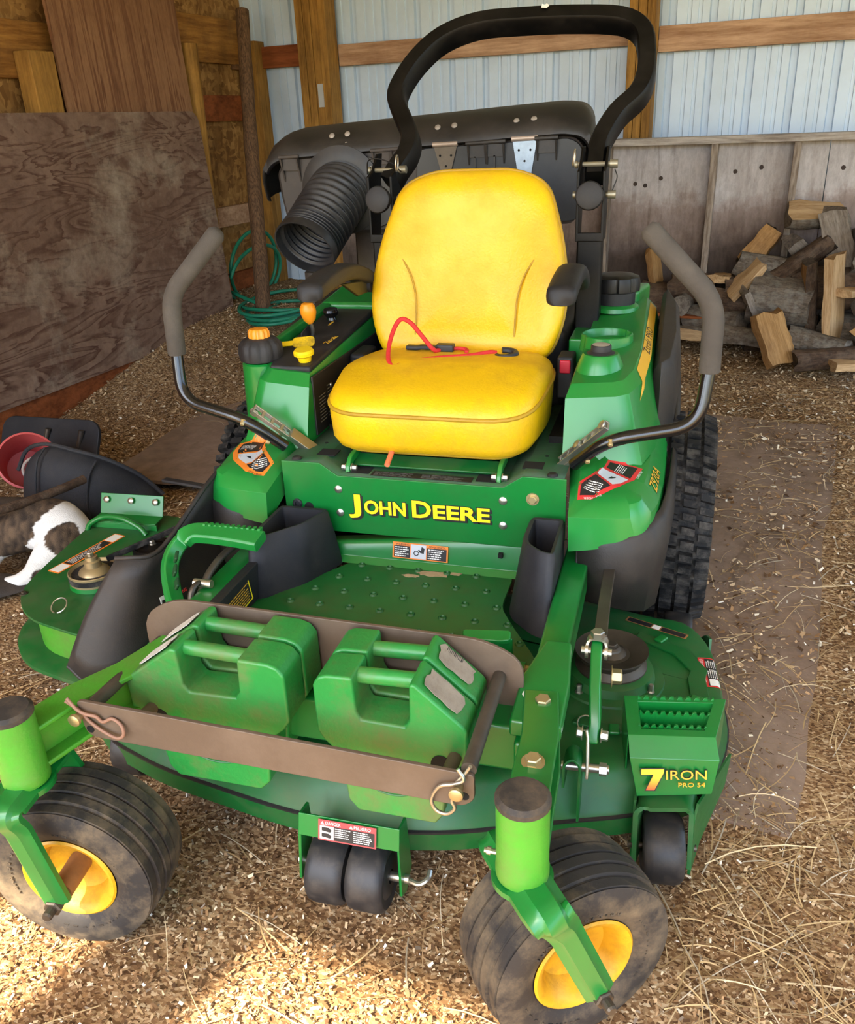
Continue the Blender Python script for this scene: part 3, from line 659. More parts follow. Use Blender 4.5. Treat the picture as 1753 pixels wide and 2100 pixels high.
# ---------------- mower deck
outline = [(-.72, .50), (-.60, .395), (-.42, .335), (-.12, .285), (.10, .272), (.24, .30), (.42, .37), (.60, .435), (.74, .545), (.775, .72), (.752, .95), (.68, 1.08), (.42, 1.16), (-.72, 1.14)]
ol = round_poly(outline, .06, 3)
mb = MB(); loops = []
for d, z in ((.004, .072), (0, .075), (0, .118), (.006, .124), (.012, .13), (.045, .192), (.062, .204), (.085, .207)):
    loops.append([(x0+(x-x0)*kk, y0+(y-y0)*kk, z) for (x, y), (x0, y0) in zip(offset_poly(ol, d) if d else ol, ol) for kk in (1-.62*float(smooth01((x0-.58)/.14)*smooth01((y0-.52)/.14)),)])
mb.loft(loops); deck = mb.build('mower_deck', GREEND, mower, smooth=30)
MB().loft([[(x, y, z) for x, y in offset_poly(ol, d)] for d, z in ((-.0015, .1175), (-.0015, .1215), (.004, .1235))], caps=False).build('edge_trim', BLKD, deck)
def pulley(parent, c, r, m_, hub_m, name='pulley', tall=.012):
    x, y, z = c; mb = MB(); T = Matrix.Translation(c)
    mb.lathe([(r*.22, .004), (r*.5, .0), (r*.62, .004), (r*.9, .008), (r, .012), (r, .008), (r*.9, -.002), (r*.86, -.010), (r*.9, -.018), (r*.98, -.026), (r*.98, -.03), (r*.3, -.03)], 40, T)
    p = mb.build(name, m_, parent, smooth=30)
    mb = MB(); mb.lathe([(r*.42, .0), (r*.34, .006), (r*.26, .010), (r*.24, .010+tall), (r*.18, .014+tall)], 24, T); mb.hexa((x, y, z+.012+tall), (0, 0, 1), r*.16, .010); mb.build('spindle_nut', hub_m, parent, smooth=25)
    return p
MB().lathe([(.125, .20), (.12, .212), (.10, .216), (.095, .235), (.06, .25)], 32, Matrix.Translation((.505, .765, 0))).build('spindle_housing', GREEND, deck)
pulley(deck, (.505, .765, .272), .082, STEELD, STEELD, tall=.004)
for ang in (-2.2, -.5, .9): bolt(deck, (.505+.105*math.cos(ang), .765+.105*math.sin(ang), .215), (0, 0, 1), .006, .018, STEEL, True, 'housing_bolt')
mb = MB()   # pressed ring around the spindle, stepped like a guard mounting
seg = [(-1.9, .175, .198), (-1.5, .178, .205), (-1.1, .180, .208), (-.75, .170, .215), (-.6, .182, .225), (-.2, .180, .222), (.15, .172, .212), (.3, .185, .225), (.7, .182, .222), (1.05, .17, .205), (1.3, .18, .205)]
L0 = []; 
for a, r0, r1 in seg:
    c, s_ = math.cos(a), math.sin(a); L0.append([(.505+r0*c, .765+r0*s_, .205), (.505+r0*c, .765+r0*s_, .213), (.505+r1*c, .765+r1*s_, .213), (.505+r1*c, .765+r1*s_, .205)])
mb.loft(L0); mb.build('pressed_ring', GREEND, deck, bevel=.002)
for a in (-1.45, -.3, 1.0): MB().cbox((.505+.2*math.cos(a), .765+.2*math.sin(a), .217), (.03, .022, .008), rot=(0, 0, a)).build('clip_tab', GREEN, deck, bevel=.003)
mb = MB(); mb.tube([(.47+.018*math.cos(t), .575+.018*math.sin(t), .216+.006*math.sin(t)) for t in np.linspace(0, 6.1, 18)], .0016, 6); mb.build('pull_ring', STEEL, deck)
# serrated step box on the front right corner
sb = MB(); 
ins = lambda x, y, z: (x, y, z)
A = [(.560, .470, .285), (.722, .498, .285), (.750, .590, .300), (.735, .625, .302), (.555, .60, .300)]
Bq = [(.566, .440, .255), (.732, .470, .255)]; Cq = [(.585, .428, .175), (.724, .458, .182)]
sb.add([A[0], A[1], Bq[1], Bq[0], Cq[0], Cq[1]], [(0,1,2,3), (3,2,5,4)])
def strip(p, q, w, z):  # rim of the box opening
    return [(p[0], p[1], z), (q[0], q[1], z)]
rim_o = [(.560, .470), (.722, .498), (.742, .60), (.545, .572)]; rim_i = [(.583, .492), (.703, .513), (.718, .583), (.572, .558)]
zz = [.285, .285, .302, .300]
vo = [(x, y, z) for (x, y), z in zip(rim_o, zz)]; vi = [(x, y, z) for (x, y), z in zip(rim_i, zz)]; vb = [(x, y, .215) for x, y in rim_i]; vl = [(x, y, .20) for x, y in rim_o]
sb.add(vo+vi+vb+vl, [(0,1,5,4), (1,2,6,5), (3,0,4,7), (4,5,9,8), (5,6,10,9), (7,4,8,11), (8,9,10,11), (1,2,14,13), (3,0,12,15), (2,3,15,14), (2,3,7,6), (6,7,11,10)])
step = sb.build('step_box', GREEN, deck, bevel=.004, solid=.004)
for y0, dz in ((.498, -.006), (.530, .002), (.565, .012)):
    mb = MB(); n = 9; x0, x1 = .578+(.0 if y0 < .55 else -.006), .706+(y0-.498)*.2; sl = .17
    for k in range(n):
        a = x0+(x1-x0)*k/n; b = x0+(x1-x0)*(k+1)/n; m_ = (a+b)/2
        yy = lambda x: y0+(x-x0)*sl
        zb, zt = .255, .297+dz
        v = []
        for t in (0, .005):
            v += [(a, yy(a)+t, zb), (b, yy(b)+t, zb), (b, yy(b)+t, zt), (b-(b-a)*.22, yy(b)+t, zt-.001), (m_+(b-a)*.1, yy(m_)+t, zt-.008), (m_-(b-a)*.1, yy(m_)+t, zt-.008), (a+(b-a)*.22, yy(a)+t, zt-.001), (a, yy(a)+t, zt)]
        mb.add(v, [tuple(range(8))[::-1], tuple(range(8, 16))]+[(i, (i+1) % 8, 8+(i+1) % 8, 8+i) for i in range(8)])
    mb.build('serrated_bar', GREEN, step, smooth=0)
# badge on the step box
o3, xd = Vector((.656, .4438, .2195)), Vector((.150, .031, .004)); yd = Vector((-.004, .0215, .08))
fm = frame_m(o3+Vector((.0, -.0045, .001)), xd, yd)
b7 = MB(); b7.prism([(-.066, .021), (-.024, .021), (-.024, .014), (-.042, -.022), (-.058, -.022), (-.043, .010), (-.066, .010)], .0006, .0012, 'xy', fm)
def grad7():
    m = bpy.data.materials.new('seven_gradient_print'); m.use_nodes = True; nt = m.node_tree; N = nt.nodes; L = nt.links; b = N['Principled BSDF']; b.inputs['Roughness'].default_value = .45
    g = N.new('ShaderNodeTexCoord'); s_ = N.new('ShaderNodeSeparateXYZ'); L.new(g.outputs['Generated'], s_.inputs[0]); r = N.new('ShaderNodeValToRGB'); r.color_ramp.elements[0].color = srgb(232, 78, 40); r.color_ramp.elements[1].color = srgb(250, 214, 50); r.color_ramp.elements[1].position = .75; L.new(s_.outputs['Z'], r.inputs[0]); L.new(r.outputs[0], b.inputs['Base Color']); return m
MB().prism([(-.068, .023), (-.0225, .023), (-.0225, .0135), (-.040, -.024), (-.0605, -.024), (-.0455, .008), (-.068, .008)], .0002, .0006, 'xy', fm).build('badge_outline', BLKD, step, smooth=0)
b7.build('badge_seven', grad7(), step, smooth=0)
for nm, mm_, off, ex in (('badge_outline', BLKD, .0007, .0012), ('badge_lettering', YSTR, 0, .0018)):
    text(nm, 'IRON', fm @ Matrix.Translation((.018, .008, 0)), .027, mm_, step, width=.076+off*3, extrude=ex, offset=off)
text('badge_lettering', 'PRO 54', fm @ Matrix.Translation((.028, -.012, 0)), .0125, YSTR, step, width=.05, extrude=.0015)
# ---- front right roller with its bracket
def roller(parent, c, r, w, ax=(1, 0, 0), m_=None, name='roller_wheel'):
    mb = MB(); h = w/2
    mb.lathe([(.014, -h), (r*.55, -h), (r*.62, -h*.9), (r*.86, -h), (r*.96, -h*.86), (r, -h*.55), (r, h*.55), (r*.96, h*.86), (r*.86, h), (r*.62, h*.9), (r*.55, h), (.014, h)], 36, axis_m(c, ax), close=True)
    return mb.build(name, m_ or RUBS, parent, smooth=40)
roller(deck, (.640, .412, .070), .068, .076, (1, .12, 0))
mb = MB(); mb.bar(fillet([(.593, .40, .05), (.590, .425, .155), (.600, .43, .165), (.680, .445, .168), (.693, .445, .158), (.697, .41, .045)], .012, 3), .05, .006, side=(.15, 1, 0))
mb.add([(.694, .395, .028), (.712, .47, .045), (.76, .60, .085), (.765, .60, .17), (.700, .44, .168), (.694, .415, .15)], [(0,1,2,3,4,5)]); mb.add([(.583, .395, .03), (.583, .47, .03), (.583, .47, .17), (.583, .42, .17)], [(0,1,2,3)])
mb.build('roller_bracket', GREEND, deck, bevel=.0015, solid=.005)
MB().rod((.575, .405, .07), (.705, .424, .07), .007, 10).build('roller_axle', STEELD, deck)
# rear right roller
roller(deck, (.655, 1.155, .095), .062, .075, (1, 0, 0)); mb = MB(); mb.bar(fillet([(.70, 1.12, .07), (.712, 1.06, .12), (.725, 1.02, .16), (.73, .97, .18)], .02, 3), .05, .006, side=(0, .5, 1)); mb.build('roller_bracket', GREEND, deck)
# centre twin rollers and their yoke with danger label
for x in (.026, .107): roller(deck, (x, .216, .072), .070, .074, (1, .02, 0))
mb = MB(); mb.add([(-.028, .197, .158), (.168, .200, .158), (.168, .212, .202), (-.028, .209, .202), (-.028, .30, .20), (.168, .31, .20)], [(0,1,2,3)])
mb.add([(-.028, .197, .158), (-.028, .209, .202), (-.028, .245, .195), (-.028, .25, .12), (-.034, .215, .045), (-.034, .19, .05)], [(0,1,2,3,4,5)])
mb.add([(.168, .200, .158), (.168, .212, .202), (.168, .25, .195), (.168, .265, .06), (.168, .225, .03), (.168, .198, .045)], [(0,1,2,3,4,5)])
yk = mb.build('roller_yoke', GREEN, deck, bevel=.002, solid=.006)
MB().rod((-.045, .216, .072), (.18, .218, .072), .009, 12).build('roller_axle', STEEL, deck)
mb = MB(); mb.tube(curve([(.175, .22, .068), (.20, .215, .068), (.215, .225, .075), (.216, .24, .08)], 5), .005, 8); mb.build('retaining_pin', STEEL, deck)
fm = frame_m((.070, .2012, .1805), (1, .015, 0), (0, .012, .044))
lab = MB().box((-.0575, -.021, 0.0035), (.0575, .021, .0042), fm).build('danger_label', DKRED, yk, smooth=0)
text('danger_print', 'DANGER', fm @ Matrix.Translation((-.028, .0145, .0044)), .009, WHITE, yk, width=.030, extrude=.0003)
text('danger_print', 'PELIGRO', fm @ Matrix.Translation((.030, .0145, .0044)), .009, WHITE, yk, width=.033, extrude=.0003)
mb = MB(); mb.prism([(-.053, .011), (-.045, .011), (-.049, .018)], .0042, .0048, 'xy', fm); mb.prism([(.004, .011), (.012, .011), (.008, .018)], .0042, .0048, 'xy', fm); mb.box((-.054, -.018, .0042), (-.026, .009, .0047), fm); mb.build('danger_symbol', PAPER, yk, smooth=0)
MB().box((-.0255, -.018, .0042), (.054, .009, .0047), fm).build('danger_panel', BLKD, yk, smooth=0)
mb = MB(); T = fm @ Matrix.Translation((0, 0, .0048)); quad_lines(mb, T, -.024, .008, -.012, .008, 5, .45, .3, 1); quad_lines(mb, T, .013, .052, -.016, .008, 6, .45, .3, 2); mb.build('danger_text', WHITE, yk, smooth=0)
mb = MB(); 
for dy in (.0, -.012): mb.prism([(-.05, .006+dy), (-.036, .006+dy), (-.03, .001+dy), (-.033, -.003+dy), (-.05, -.001+dy)], .0048, .0052, 'xy', fm)
mb.build('danger_pictogram', BLKD, yk, smooth=0)
# far-left roller
roller(deck, (-.56, .45, .075), .075, .07, (1, .05, 0)); mb = MB(); mb.add([(-.52, .40, .05), (-.52, .47, .05), (-.52, .5, .16), (-.52, .42, .16)], [(0,1,2,3)]); mb.build('roller_bracket', GREEND, deck, solid=.006); bolt(deck, (-.517, .43, .085), (1, 0, 0), .008, .016, STEEL)
# hanger bracket on deck front and lift link
mb = MB(); mb.bar(fillet([(.447, .40, .21), (.447, .40, .265), (.462, .405, .278), (.477, .405, .265), (.477, .40, .13)], .010, 4), .045, .005, side=(0, 1, 0)); mb.build('hanger_bracket', GREEND, deck, bevel=.0015)
mb = MB(); mb.rod((.44, .402, .245), (.53, .41, .243), .0085, 14); mb.lathe([(.013, 0), (.013, .014)], 6, axis_m((.512, .408, .2435), (1, .05, 0))); mb.build('hanger_pin', STEEL, deck, smooth=30)
mb = MB(); mb.bar([(.484, .435, .315), (.487, .43, .30), (.490, .405, .24), (.490, .40, .225)], .022, .006, side=(0, 1, .3)); mb.build('lift_strap', STEEL, deck, bevel=.002)
mb = MB(); mb.loft([[(x, y+dy, z) for x, dy in ((-.011+cx, -w), (.011+cx, -w), (.011+cx, w), (-.011+cx, w))] for cx, y, z, w in ((.496, .43, .290, .012), (.497, .45, .33, .016), (.490, .50, .375, .017), (.486, .555, .415, .016), (.485, .575, .425, .013))])
la = mb.build('lift_arm', GREEN, mower, bevel=.005, seg=3); bolt(la, (.510, .432, .305), (1, 0, 0), .010, .012, STEEL); bolt(la, (.476, .432, .305), (-1, 0, 0), .010, .010, STEEL)
mb = MB(); 
for dx in (-.019, .019): mb.lathe([(.016, -.003), (.016, .003)], 18, axis_m((.485+dx, .565, .405), (1, 0, 0)))
mb.bar(fillet([(.466, .565, .40), (.466, .575, .432), (.504, .575, .432), (.504, .565, .40)], .015, 4), .022, .005, side=(0, 1, 0)); mb.rod((.455, .565, .405), (.515, .565, .405), .008, 10); mb.hexa((.485, .575, .435), (0, 0, 1), .014, .012); mb.build('clevis', STEEL, la, smooth=30)
MB().bar([(.49, .58, .43), (.485, .75, .42), (.48, 1.1, .40)], .026, .012, side=(1, 0, 0)).build('lift_rod', STEELD, la, bevel=.002)
bolt(la, (.515, .60, .325), (1, .1, 0), .016, .02, BRASS); 
# decals on deck right shoulder
DB = bvh_of(deck)
w, h = .115, .040; fm = frame_m((.722, .83, .20), (-.10, 1, 0), (-1, -.10, .3))
conform('deck_label', [(-w/2, -h/2), (w/2, -h/2), (w/2, h/2), (-w/2, h/2)], fm, DB, RED, deck, .0008)
conform('label_panel', [(-w*.46, -h*.47), (w*.46, -h*.47), (w*.46, h*.16), (-w*.46, h*.16)], fm, DB, BLKD, deck, .0012)
conform('label_symbol', [(-w*.46, -h*.47), (-w*.24, -h*.47), (-w*.24, h*.10), (-w*.46, h*.10)], fm, DB, WHITE, deck, .0016)
for a_, b_, sd in ((-.2, .1, 5), (.14, .44, 6)): conform('label_text', lines_2d(w*a_, w*b_, -h*.42, h*.14, 5, .45, .3, sd), fm, DB, WHITE, deck, .0016)
def ctext(nm, t_, fm_, size, width, bv, m_, par, off=.0014, offset=0):
    return conform(nm, text_me(t_, size, 0, width=width, offset=offset), fm_, bv, m_, par, off)
ctext('label_heading', 'DANGER', fm @ Matrix.Translation((-w*.2, h*.33, 0)), .011, .038, DB, WHITE, deck); ctext('label_heading', 'PELIGRO', fm @ Matrix.Translation((w*.26, h*.33, 0)), .011, .040, DB, WHITE, deck)
w, h = .16, .022; fm = frame_m((.60, .998, .21), (.93, -.36, 0), (.36, .93, 0))
conform('deck_label', [(-w/2, -h/2), (w/2, -h/2), (w/2, h/2), (-w/2, h/2)], fm, DB, mat('faded_orange_decal', (150, 104, 58), .6), deck, .0008)
conform('label_symbol', [(-w*.06, -h*.4), (w*.06, -h*.4), (w*.06, h*.4), (-w*.06, h*.4)], fm, DB, WHITE, deck, .0014)
for a_, b_ in ((-.47, -.08), (.08, .47)): conform('label_panel', [(w*a_, -h*.4), (w*b_, -h*.4), (w*b_, h*.4), (w*a_, h*.4)], fm, DB, BLKD, deck, .0012)

# ---------------- discharge blower on the left of the deck
bl = round_poly([(-.70, .62), (-.885, .655), (-1.04, .69), (-1.15, .80), (-1.185, .95), (-1.24, 1.34), (-1.0, 1.36), (-.70, 1.30)][::-1], [.03, .03, .03, .08, .1, .1, .05, .02], 4)
mb = MB(); mb.loft([[(x, y, z) for x, y in offset_poly(bl, d)] for d, z in ((0, .205), (0, .213))]); blow = mb.build('blower_housing', GREEND, mower, bevel=.0015)
mb = MB(); mb.loft([[(x, y, z) for x, y in offset_poly(bl, d)] for d, z in ((.030, .088), (.030, .206))]); mb.build('blower_wall', GREENL, blow, smooth=40)
mb = MB(); mb.loft([[(x, y, z) for x, y in offset_poly(bl, d)] for d, z in ((-.035, .072), (-.035, .084), (-.02, .090), (.03, .090))]); mb.build('blower_flange', GREEND, blow, smooth=30)
MB().lathe([(.075, .20), (.072, .225)], 32, Matrix.Translation((-.965, .905, 0))).build('pulley_boss', GREEN, blow)
mb = MB(); T = Matrix.Translation((-.965, .905, .262))
mb.lathe([(.068, -.040), (.071, -.038), (.072, -.008), (.070, -.006), (.068, -.008), (.060, -.018), (.035, -.018)], 40, T); p_ = mb.build('blower_pulley', GOLD, blow, smooth=30)
MB().lathe([(.0725, -.030), (.0725, -.014)], 40, T).build('pulley_belt_face', RUBD, p_)
mb = MB(); mb.lathe([(.046, -.018), (.042, -.010), (.030, .0), (.024, .003), (.023, .020), (.018, .024), (.017, .034), (0, .034)], 32, T); mb.build('pulley_hub', GOLD, p_); bolt(p_, (-.965, .905, .297), (0, 0, 1), .009, .012, STEEL, False)
mb = MB(); T = Matrix.Translation((-.86, 1.05, .262)); mb.lathe([(.055, -.02), (.06, -.015), (.06, .005), (.054, .008), (.045, .0), (.03, .0), (.022, .006), (.012, .012), (0, .012)], 32, T); p2 = mb.build('idler_pulley', BLKR, blow); bolt(p2, (-.86, 1.05, .272), (0, 0, 1), .008, .01, STEEL)
mb = MB(); mb.bar([(-.955, .955, .262), (-.80, 1.14, .30), (-.70, 1.26, .34)], .008, .018, side=(1, -1, 0)); mb.build('drive_belt', RUBD, blow, bevel=.002)
mb = MB(); mb.add([(-1.215, 1.29, .235), (-.985, 1.30, .235), (-.985, 1.325, .30), (-1.215, 1.315, .30)], [(0,1,2,3)]); mb.add([(-1.215, 1.29, .235), (-.985, 1.30, .235), (-.98, 1.245, .232), (-1.215, 1.235, .232)], [(0,1,2,3)]); mb.add([(-1.22, 1.235, .232), (-.975, 1.245, .232), (-.975, 1.244, .212), (-1.22, 1.234, .212)], [(0,1,2,3)])
bk = mb.build('hitch_bracket', GREEN, blow, solid=.006, bevel=.0015)
for x in (-1.19, -1.10, -1.01): MB().lathe([(.011, 0), (.011, .003), (.007, .006), (0, .007)], 16, axis_m((x, 1.305+(x+1.1)*.04, .283), (0, -1, .36))).build('bracket_bolt', STEEL, bk)
mb = MB(); mb.tube(curve([(-1.215, 1.21, .212), (-1.20, 1.215, .235), (-1.15, 1.225, .258), (-1.08, 1.22, .258), (-1.02, 1.215, .235), (-.995, 1.21, .212)], 5), .009, 10); mb.build('lift_loop', GREEN, blow)
mb = MB(); mb.tube([(-.965+.022*math.cos(t), .742+.02*math.sin(t), .217+.012*(1+math.sin(t))) for t in np.linspace(-1.3, 4.6, 20)], .0022, 6); mb.build('pull_ring', STEEL, blow)
for x, y in ((-1.13, .80), (-.81, .675)): bolt(blow, (x, y, .213), (0, 0, 1), .007, .006, STEELD)
fm = frame_m((-1.105, 1.06, .2135), (.19, .98, 0), (-.98, .19, 0))
MB().box((-.135, -.022, 0), (.135, .022, .0012), fm).build('warning_label', ORANGE, blow, smooth=0)
MB().box((-.13, -.018, .0012), (-.085, .018, .0018), fm).build('label_symbol', WHITE, blow, smooth=0); MB().box((.085, -.018, .0012), (.13, .018, .0018), fm).build('label_symbol', WHITE, blow, smooth=0)
MB().box((-.08, -.016, .0012), (.08, .016, .0017), fm).build('label_panel', BLKD, blow, smooth=0)
mb = MB(); quad_lines(mb, fm @ Matrix.Translation((0,0,.0018)), -.072, .072, -.014, .014, 4, .4, .2, 4); mb.build('label_text', WHITE, blow, smooth=0)
# ---- black discharge shield folded up beside the rail
top = curve([(-.676, .650, .447), (-.635, .652, .452), (-.600, .675, .448), (-.585, .72, .455), (-.565, .80, .50), (-.548, .88, .545), (-.54, .965, .572)], 4)
bot = curve([(-.795, .540, .195), (-.735, .535, .155), (-.665, .575, .165), (-.615, .66, .21), (-.585, .76, .25), (-.55, .90, .30), (-.535, .985, .33)], 4)
mb = MB(); rows = []
for t in np.linspace(0, 1, 7): rows.append([tuple(a*(1-t)+b*t+Vector((-.012*math.sin(math.pi*t), -.004*math.sin(math.pi*t), 0))) for a, b in zip(top, bot)])
mb.loft(rows, caps=False, closed=False); sh = mb.build('discharge_shield', BLKF, mower, solid=.007, smooth=50)
mb = MB(); mb.tube([p+Vector((0, 0, .004)) for p in top], .006, 8); mb.build('shield_rim', BLKF, sh, smooth=60)
mb = MB(); mb.tube([rows[6][i] for i in range(len(rows[0]))], .005, 8); mb.build('shield_rim', BLKF, sh, smooth=60)
mb = MB(); mb.bar([(-.76, 1.02, .50), (-.64, .99, .505), (-.56, .97, .505)], .022, .010, side=(0, 1, 0)); mb.build('shield_handle', BLK, sh, bevel=.004)
fm = frame_m((-.598, .70, .30), (.28, .95, 0), (-.1, .06, 1)); 
MB().box((-.016, -.03, .006), (.016, .03, .0075), fm).build('shield_label', WHITE, sh, smooth=0)
mb = MB(); mb.prism([(-.012, .02), (.010, .016), (-.002, 0), (.012, -.012), (.004, -.024), (-.008, -.008), (-.014, .002)], .0075, .0082, 'xy', fm); mb.build('label_pictogram', BLKD, sh, smooth=0)
text('shield_lettering', 'WARNING', fm @ Matrix.Translation((.045, .012, .0066)), .014, RED, sh, width=.05)
# ================================================================== mower body
# ---------------- front panel
PY = .975
pl = [(-.368, .44), (-.368, .602), (-.262, .602), (-.215, .570), (.215, .570), (.262, .602), (.368, .602), (.368, .44), (.30, .412), (-.30, .412)]
mb = MB(); mb.prism(pl, PY-.002, PY+.002, 'xz')
mb.add([(-.30, PY-.002, .412), (.30, PY-.002, .412), (.27, PY-.018, .352), (.27, PY-.034, .338), (-.27, PY-.034, .338), (-.27, PY-.018, .352)], [(0,1,2,5), (5,2,3,4)])
panel = mb.build('front_panel', GREEN, mower, bevel=.0012)
for x, z in ((-.215, .533), (-.215, .467), (.215, .535), (.215, .468)):
    MB().lathe([(.0105, 0), (.0105, .002), (.006, .005), (0, .006)], 20, axis_m((x, PY-.002, z), (0, -1, 0))).build('carriage_bolt', STEEL, panel)
bolt(panel, (.288, PY-.003, .546), (0, -1, 0), .011, .008, BRASS)
for x, z in ((-.334, .484), (.334, .484)):
    mb = MB(); mb.lathe([(.0135, 0), (.0135, .003), (.010, .006), (.006, .006), (.005, .002), (0, .002)], 20, axis_m((x, PY-.002, z), (0, -1, 0))); mb.build('push_rivet', BLK, panel)
for x, z, r in ((-.302, .477, .0125), (.302, .477, .0125), ):
    MB().lathe([(r, 0), (r, .0008), (0, .0008)], 24, axis_m((x, PY-.002, z), (0, -1, 0))).build('hole', HOLE, panel)
MB().box((.206, PY-.022, .386), (.217, PY-.0105, .397)).build('hole', HOLE, panel, smooth=0)
# brand lettering: big initials, small capitals, black drop shade
fmp = frame_m((0, PY-.0035, .4925), (1, 0, .008), (0, 0, 1))
def brand(dx, dz, m_, nm, off, ex):
    for s_, cx, w, size, cz in (('J', -.1650, .034, .070, .0035), ('OHN', -.0905, .112, .051, -.0035), ('D', .0055, .050, .064, .0), ('EERE', .108, .146, .051, -.0035)):
        text(nm, s_, fmp @ Matrix.Translation((cx+dx, cz+dz, ex*.2)), size, m_, panel, width=w+2*off, extrude=ex, offset=.0016+off)
brand(.0045, -.0048, BLKD, 'brand_shade', .0012, .0004); brand(0, 0, BLKD, 'brand_shade', .0014, .0007); brand(0, 0, YDEC, 'brand_lettering', 0, .0011)
# warning label
fm = frame_m((.001, PY-.014, .379), (1, 0, -.012), (0, .25, 1))
MB().box((-.074, -.021, 0), (.074, .021, .0016), fm).build('warning_label', ORANGE, panel, smooth=0)
for a, b in ((-.070, -.027), (.018, .070)): MB().box((a, -.0185, .0016), (b, .0125, .002), fm).build('label_panel', BLKD, panel, smooth=0)
MB().box((-.025, -.0185, .0016), (.016, .0185, .002), fm).build('label_symbol', SILV, panel, smooth=0)
mb = MB(); mb.prism([(.004, .014), (.012, .010), (.010, -.004), (.0, -.002), (-.006, .004), (-.003, .006), (.002, .003)], .002, .0026, 'xy', fm); mb.tube([fm @ Vector((-.010+.006*math.cos(t), -.004+.006*math.sin(t), .0022)) for t in np.linspace(0, 6.0, 14)], .0012, 5); mb.build('label_pictogram', BLKD, panel, smooth=0)
mb = MB(); T = fm @ Matrix.Translation((0, 0, .0021)); quad_lines(mb, T, -.067, -.029, -.017, .011, 5, .45, .3, 11); quad_lines(mb, T, .021, .068, -.017, .011, 5, .45, .3, 12); mb.build('label_text', WHITE, panel, smooth=0)
text('label_heading', 'WARNING', fm @ Matrix.Translation((-.047, .0158, .0018)), .0068, BLKD, panel, width=.036); text('label_heading', 'ADVERTENCIA', fm @ Matrix.Translation((.045, .0158, .0018)), .0068, BLKD, panel, width=.045)
# top deck behind the panel
mb = MB(); prof = [(-.362, .600), (-.262, .600), (-.215, .568), (.215, .568), (.262, .600), (.362, .600)]
mb.loft([[(x, y, z) for x, z in prof] for y in (PY, 1.02, 1.10, 1.30, 1.55)], caps=False, closed=False); topd = mb.build('seat_platform', mat('dusty_green_platform', (46, 92, 58), .55, var=.12, dirt=(84, 84, 74), dirt_amt=.7, dirt_scale=9), mower, solid=.003, smooth=25)
for s in (1, -1):
    MB().box((.272*s-.02, 1.03, .5992), (.272*s+.03, 1.075, .6026)).build('lever_slot', HOLE, topd, smooth=0)
    MB().box((.17*s-.03, 1.0, .5680), (.17*s+.03, 1.045, .5706)).build('hinge_slot', HOLE, topd, smooth=0)
    mb = MB(); mb.bar(fillet([(.198*s, 1.10, .60), (.198*s, 1.03, .596), (.198*s, 1.012, .575), (.198*s, 1.012, .555)], .014, 4), .012, .022, side=(1, 0, 0)); hg = mb.build('seat_hinge', GREENP, topd, bevel=.003)
    for d in (1, -1): bolt(hg, (.198*s+.007*d, 1.018, .577), (d, 0, 0), .008, .012, STEEL)
    MB().lathe([(.013, 0), (.013, .003), (.009, .007), (0, .007)], 20, Matrix.Translation((.332*s, .992, .602))).build('push_rivet', BLK, topd)
    MB().lathe([(.005, 0), (.005, .001)], 10, Matrix.Translation((.30*s, 1.12, .6015))).build('hole', HOLE, topd)
mb = MB(); mb.bar([(-.20, 1.06, .585), (.20, 1.06, .585)], .006, .05, side=(0, -.3, 1)); mb.build('seat_pan_lip', GREEND, topd, bevel=.002)
fm = frame_m((.0, 1.005, .5705), (1, 0, 0), (0, 1, 0)); MB().box((-.132, -.016, 0), (.132, .016, .0008), fm).build('instruction_label', BLKD, topd, smooth=0)
mb = MB(); T = fm @ Matrix.Translation((0, 0, .0009)); quad_lines(mb, T, -.125, -.02, -.013, .013, 4, .16, .3, 21); quad_lines(mb, T, .0, .12, -.013, .013, 4, .16, .3, 22); mb.build('label_text', mat('faded_grey_print', (120, 120, 116), .7), topd, smooth=0)
mb = MB(); mb.rod((-.083, .985, .604), (-.086, 1.05, .625), .007, 12); mb.build('orange_lever_end', mat('coral_plastic', (236, 120, 84), .4), topd)

# ---------------- floor pan with pressed dimples
mb = MB(); mb.prism(round_poly([(-.362, .40), (.362, .40), (.362, .60), (.29, .72), (.245, .80), (.245, .965), (-.175, .965), (-.25, .85), (-.362, .67)], .03, 3), .330, .338)
fl = mb.build('floor_pan', mat('dusty_floor_green', (22, 92, 40), .45, var=.1, dirt=(86, 92, 58), dirt_amt=.55, dirt_scale=5), mower, bevel=.002)
dm = MB(); dm.lathe([(.0105, 0), (.0088, .0036), (.0068, .0048), (.0050, .0030), (.0040, .0005), (0, .0002)], 14); d0 = None
for r in range(6):
    y = .935-.0695*r; x0 = -.152-.0368*r; nn = [5, 6, 7, 8, 9, 9][r]
    for k in range(nn):
        x = x0+.0765*k
        if d0 is None: d0 = dm.build('dimple', fl.data.materials[0], fl); d0.location = (x, y, .338)
        else: c = d0.copy(); COL.objects.link(c); c.parent = fl; c.location = (x, y, .338)
for x in (-.21, -.09, .03, .15): MB().box((x-.022, .455, .336), (x+.022, .468, .3386)).build('drain_slot', HOLE, fl, smooth=0)
mb = MB(); mb.prism([(.16, .338), (.185, .338), (.180, .372), (.170, .372)], .50, .515, 'xz'); mb.build('pedal_stop', BLKR, fl, bevel=.001)
SAND = mat('spilled_sand', (168, 144, 112), .95, var=.2, vscale=60)
rs = random.Random(4)
for cx, cy, rx, ry in ((.045, .925, .045, .016), (-.01, .905, .022, .010), (.10, .935, .02, .008)):
    MB().prism([(cx+rx*math.cos(t)*rs.uniform(.6, 1.1), cy+ry*math.sin(t)*rs.uniform(.6, 1.1)) for t in np.linspace(0, 6.28, 18, endpoint=False)], .3378, .3392).build('sand_patch', SAND, fl, smooth=0)
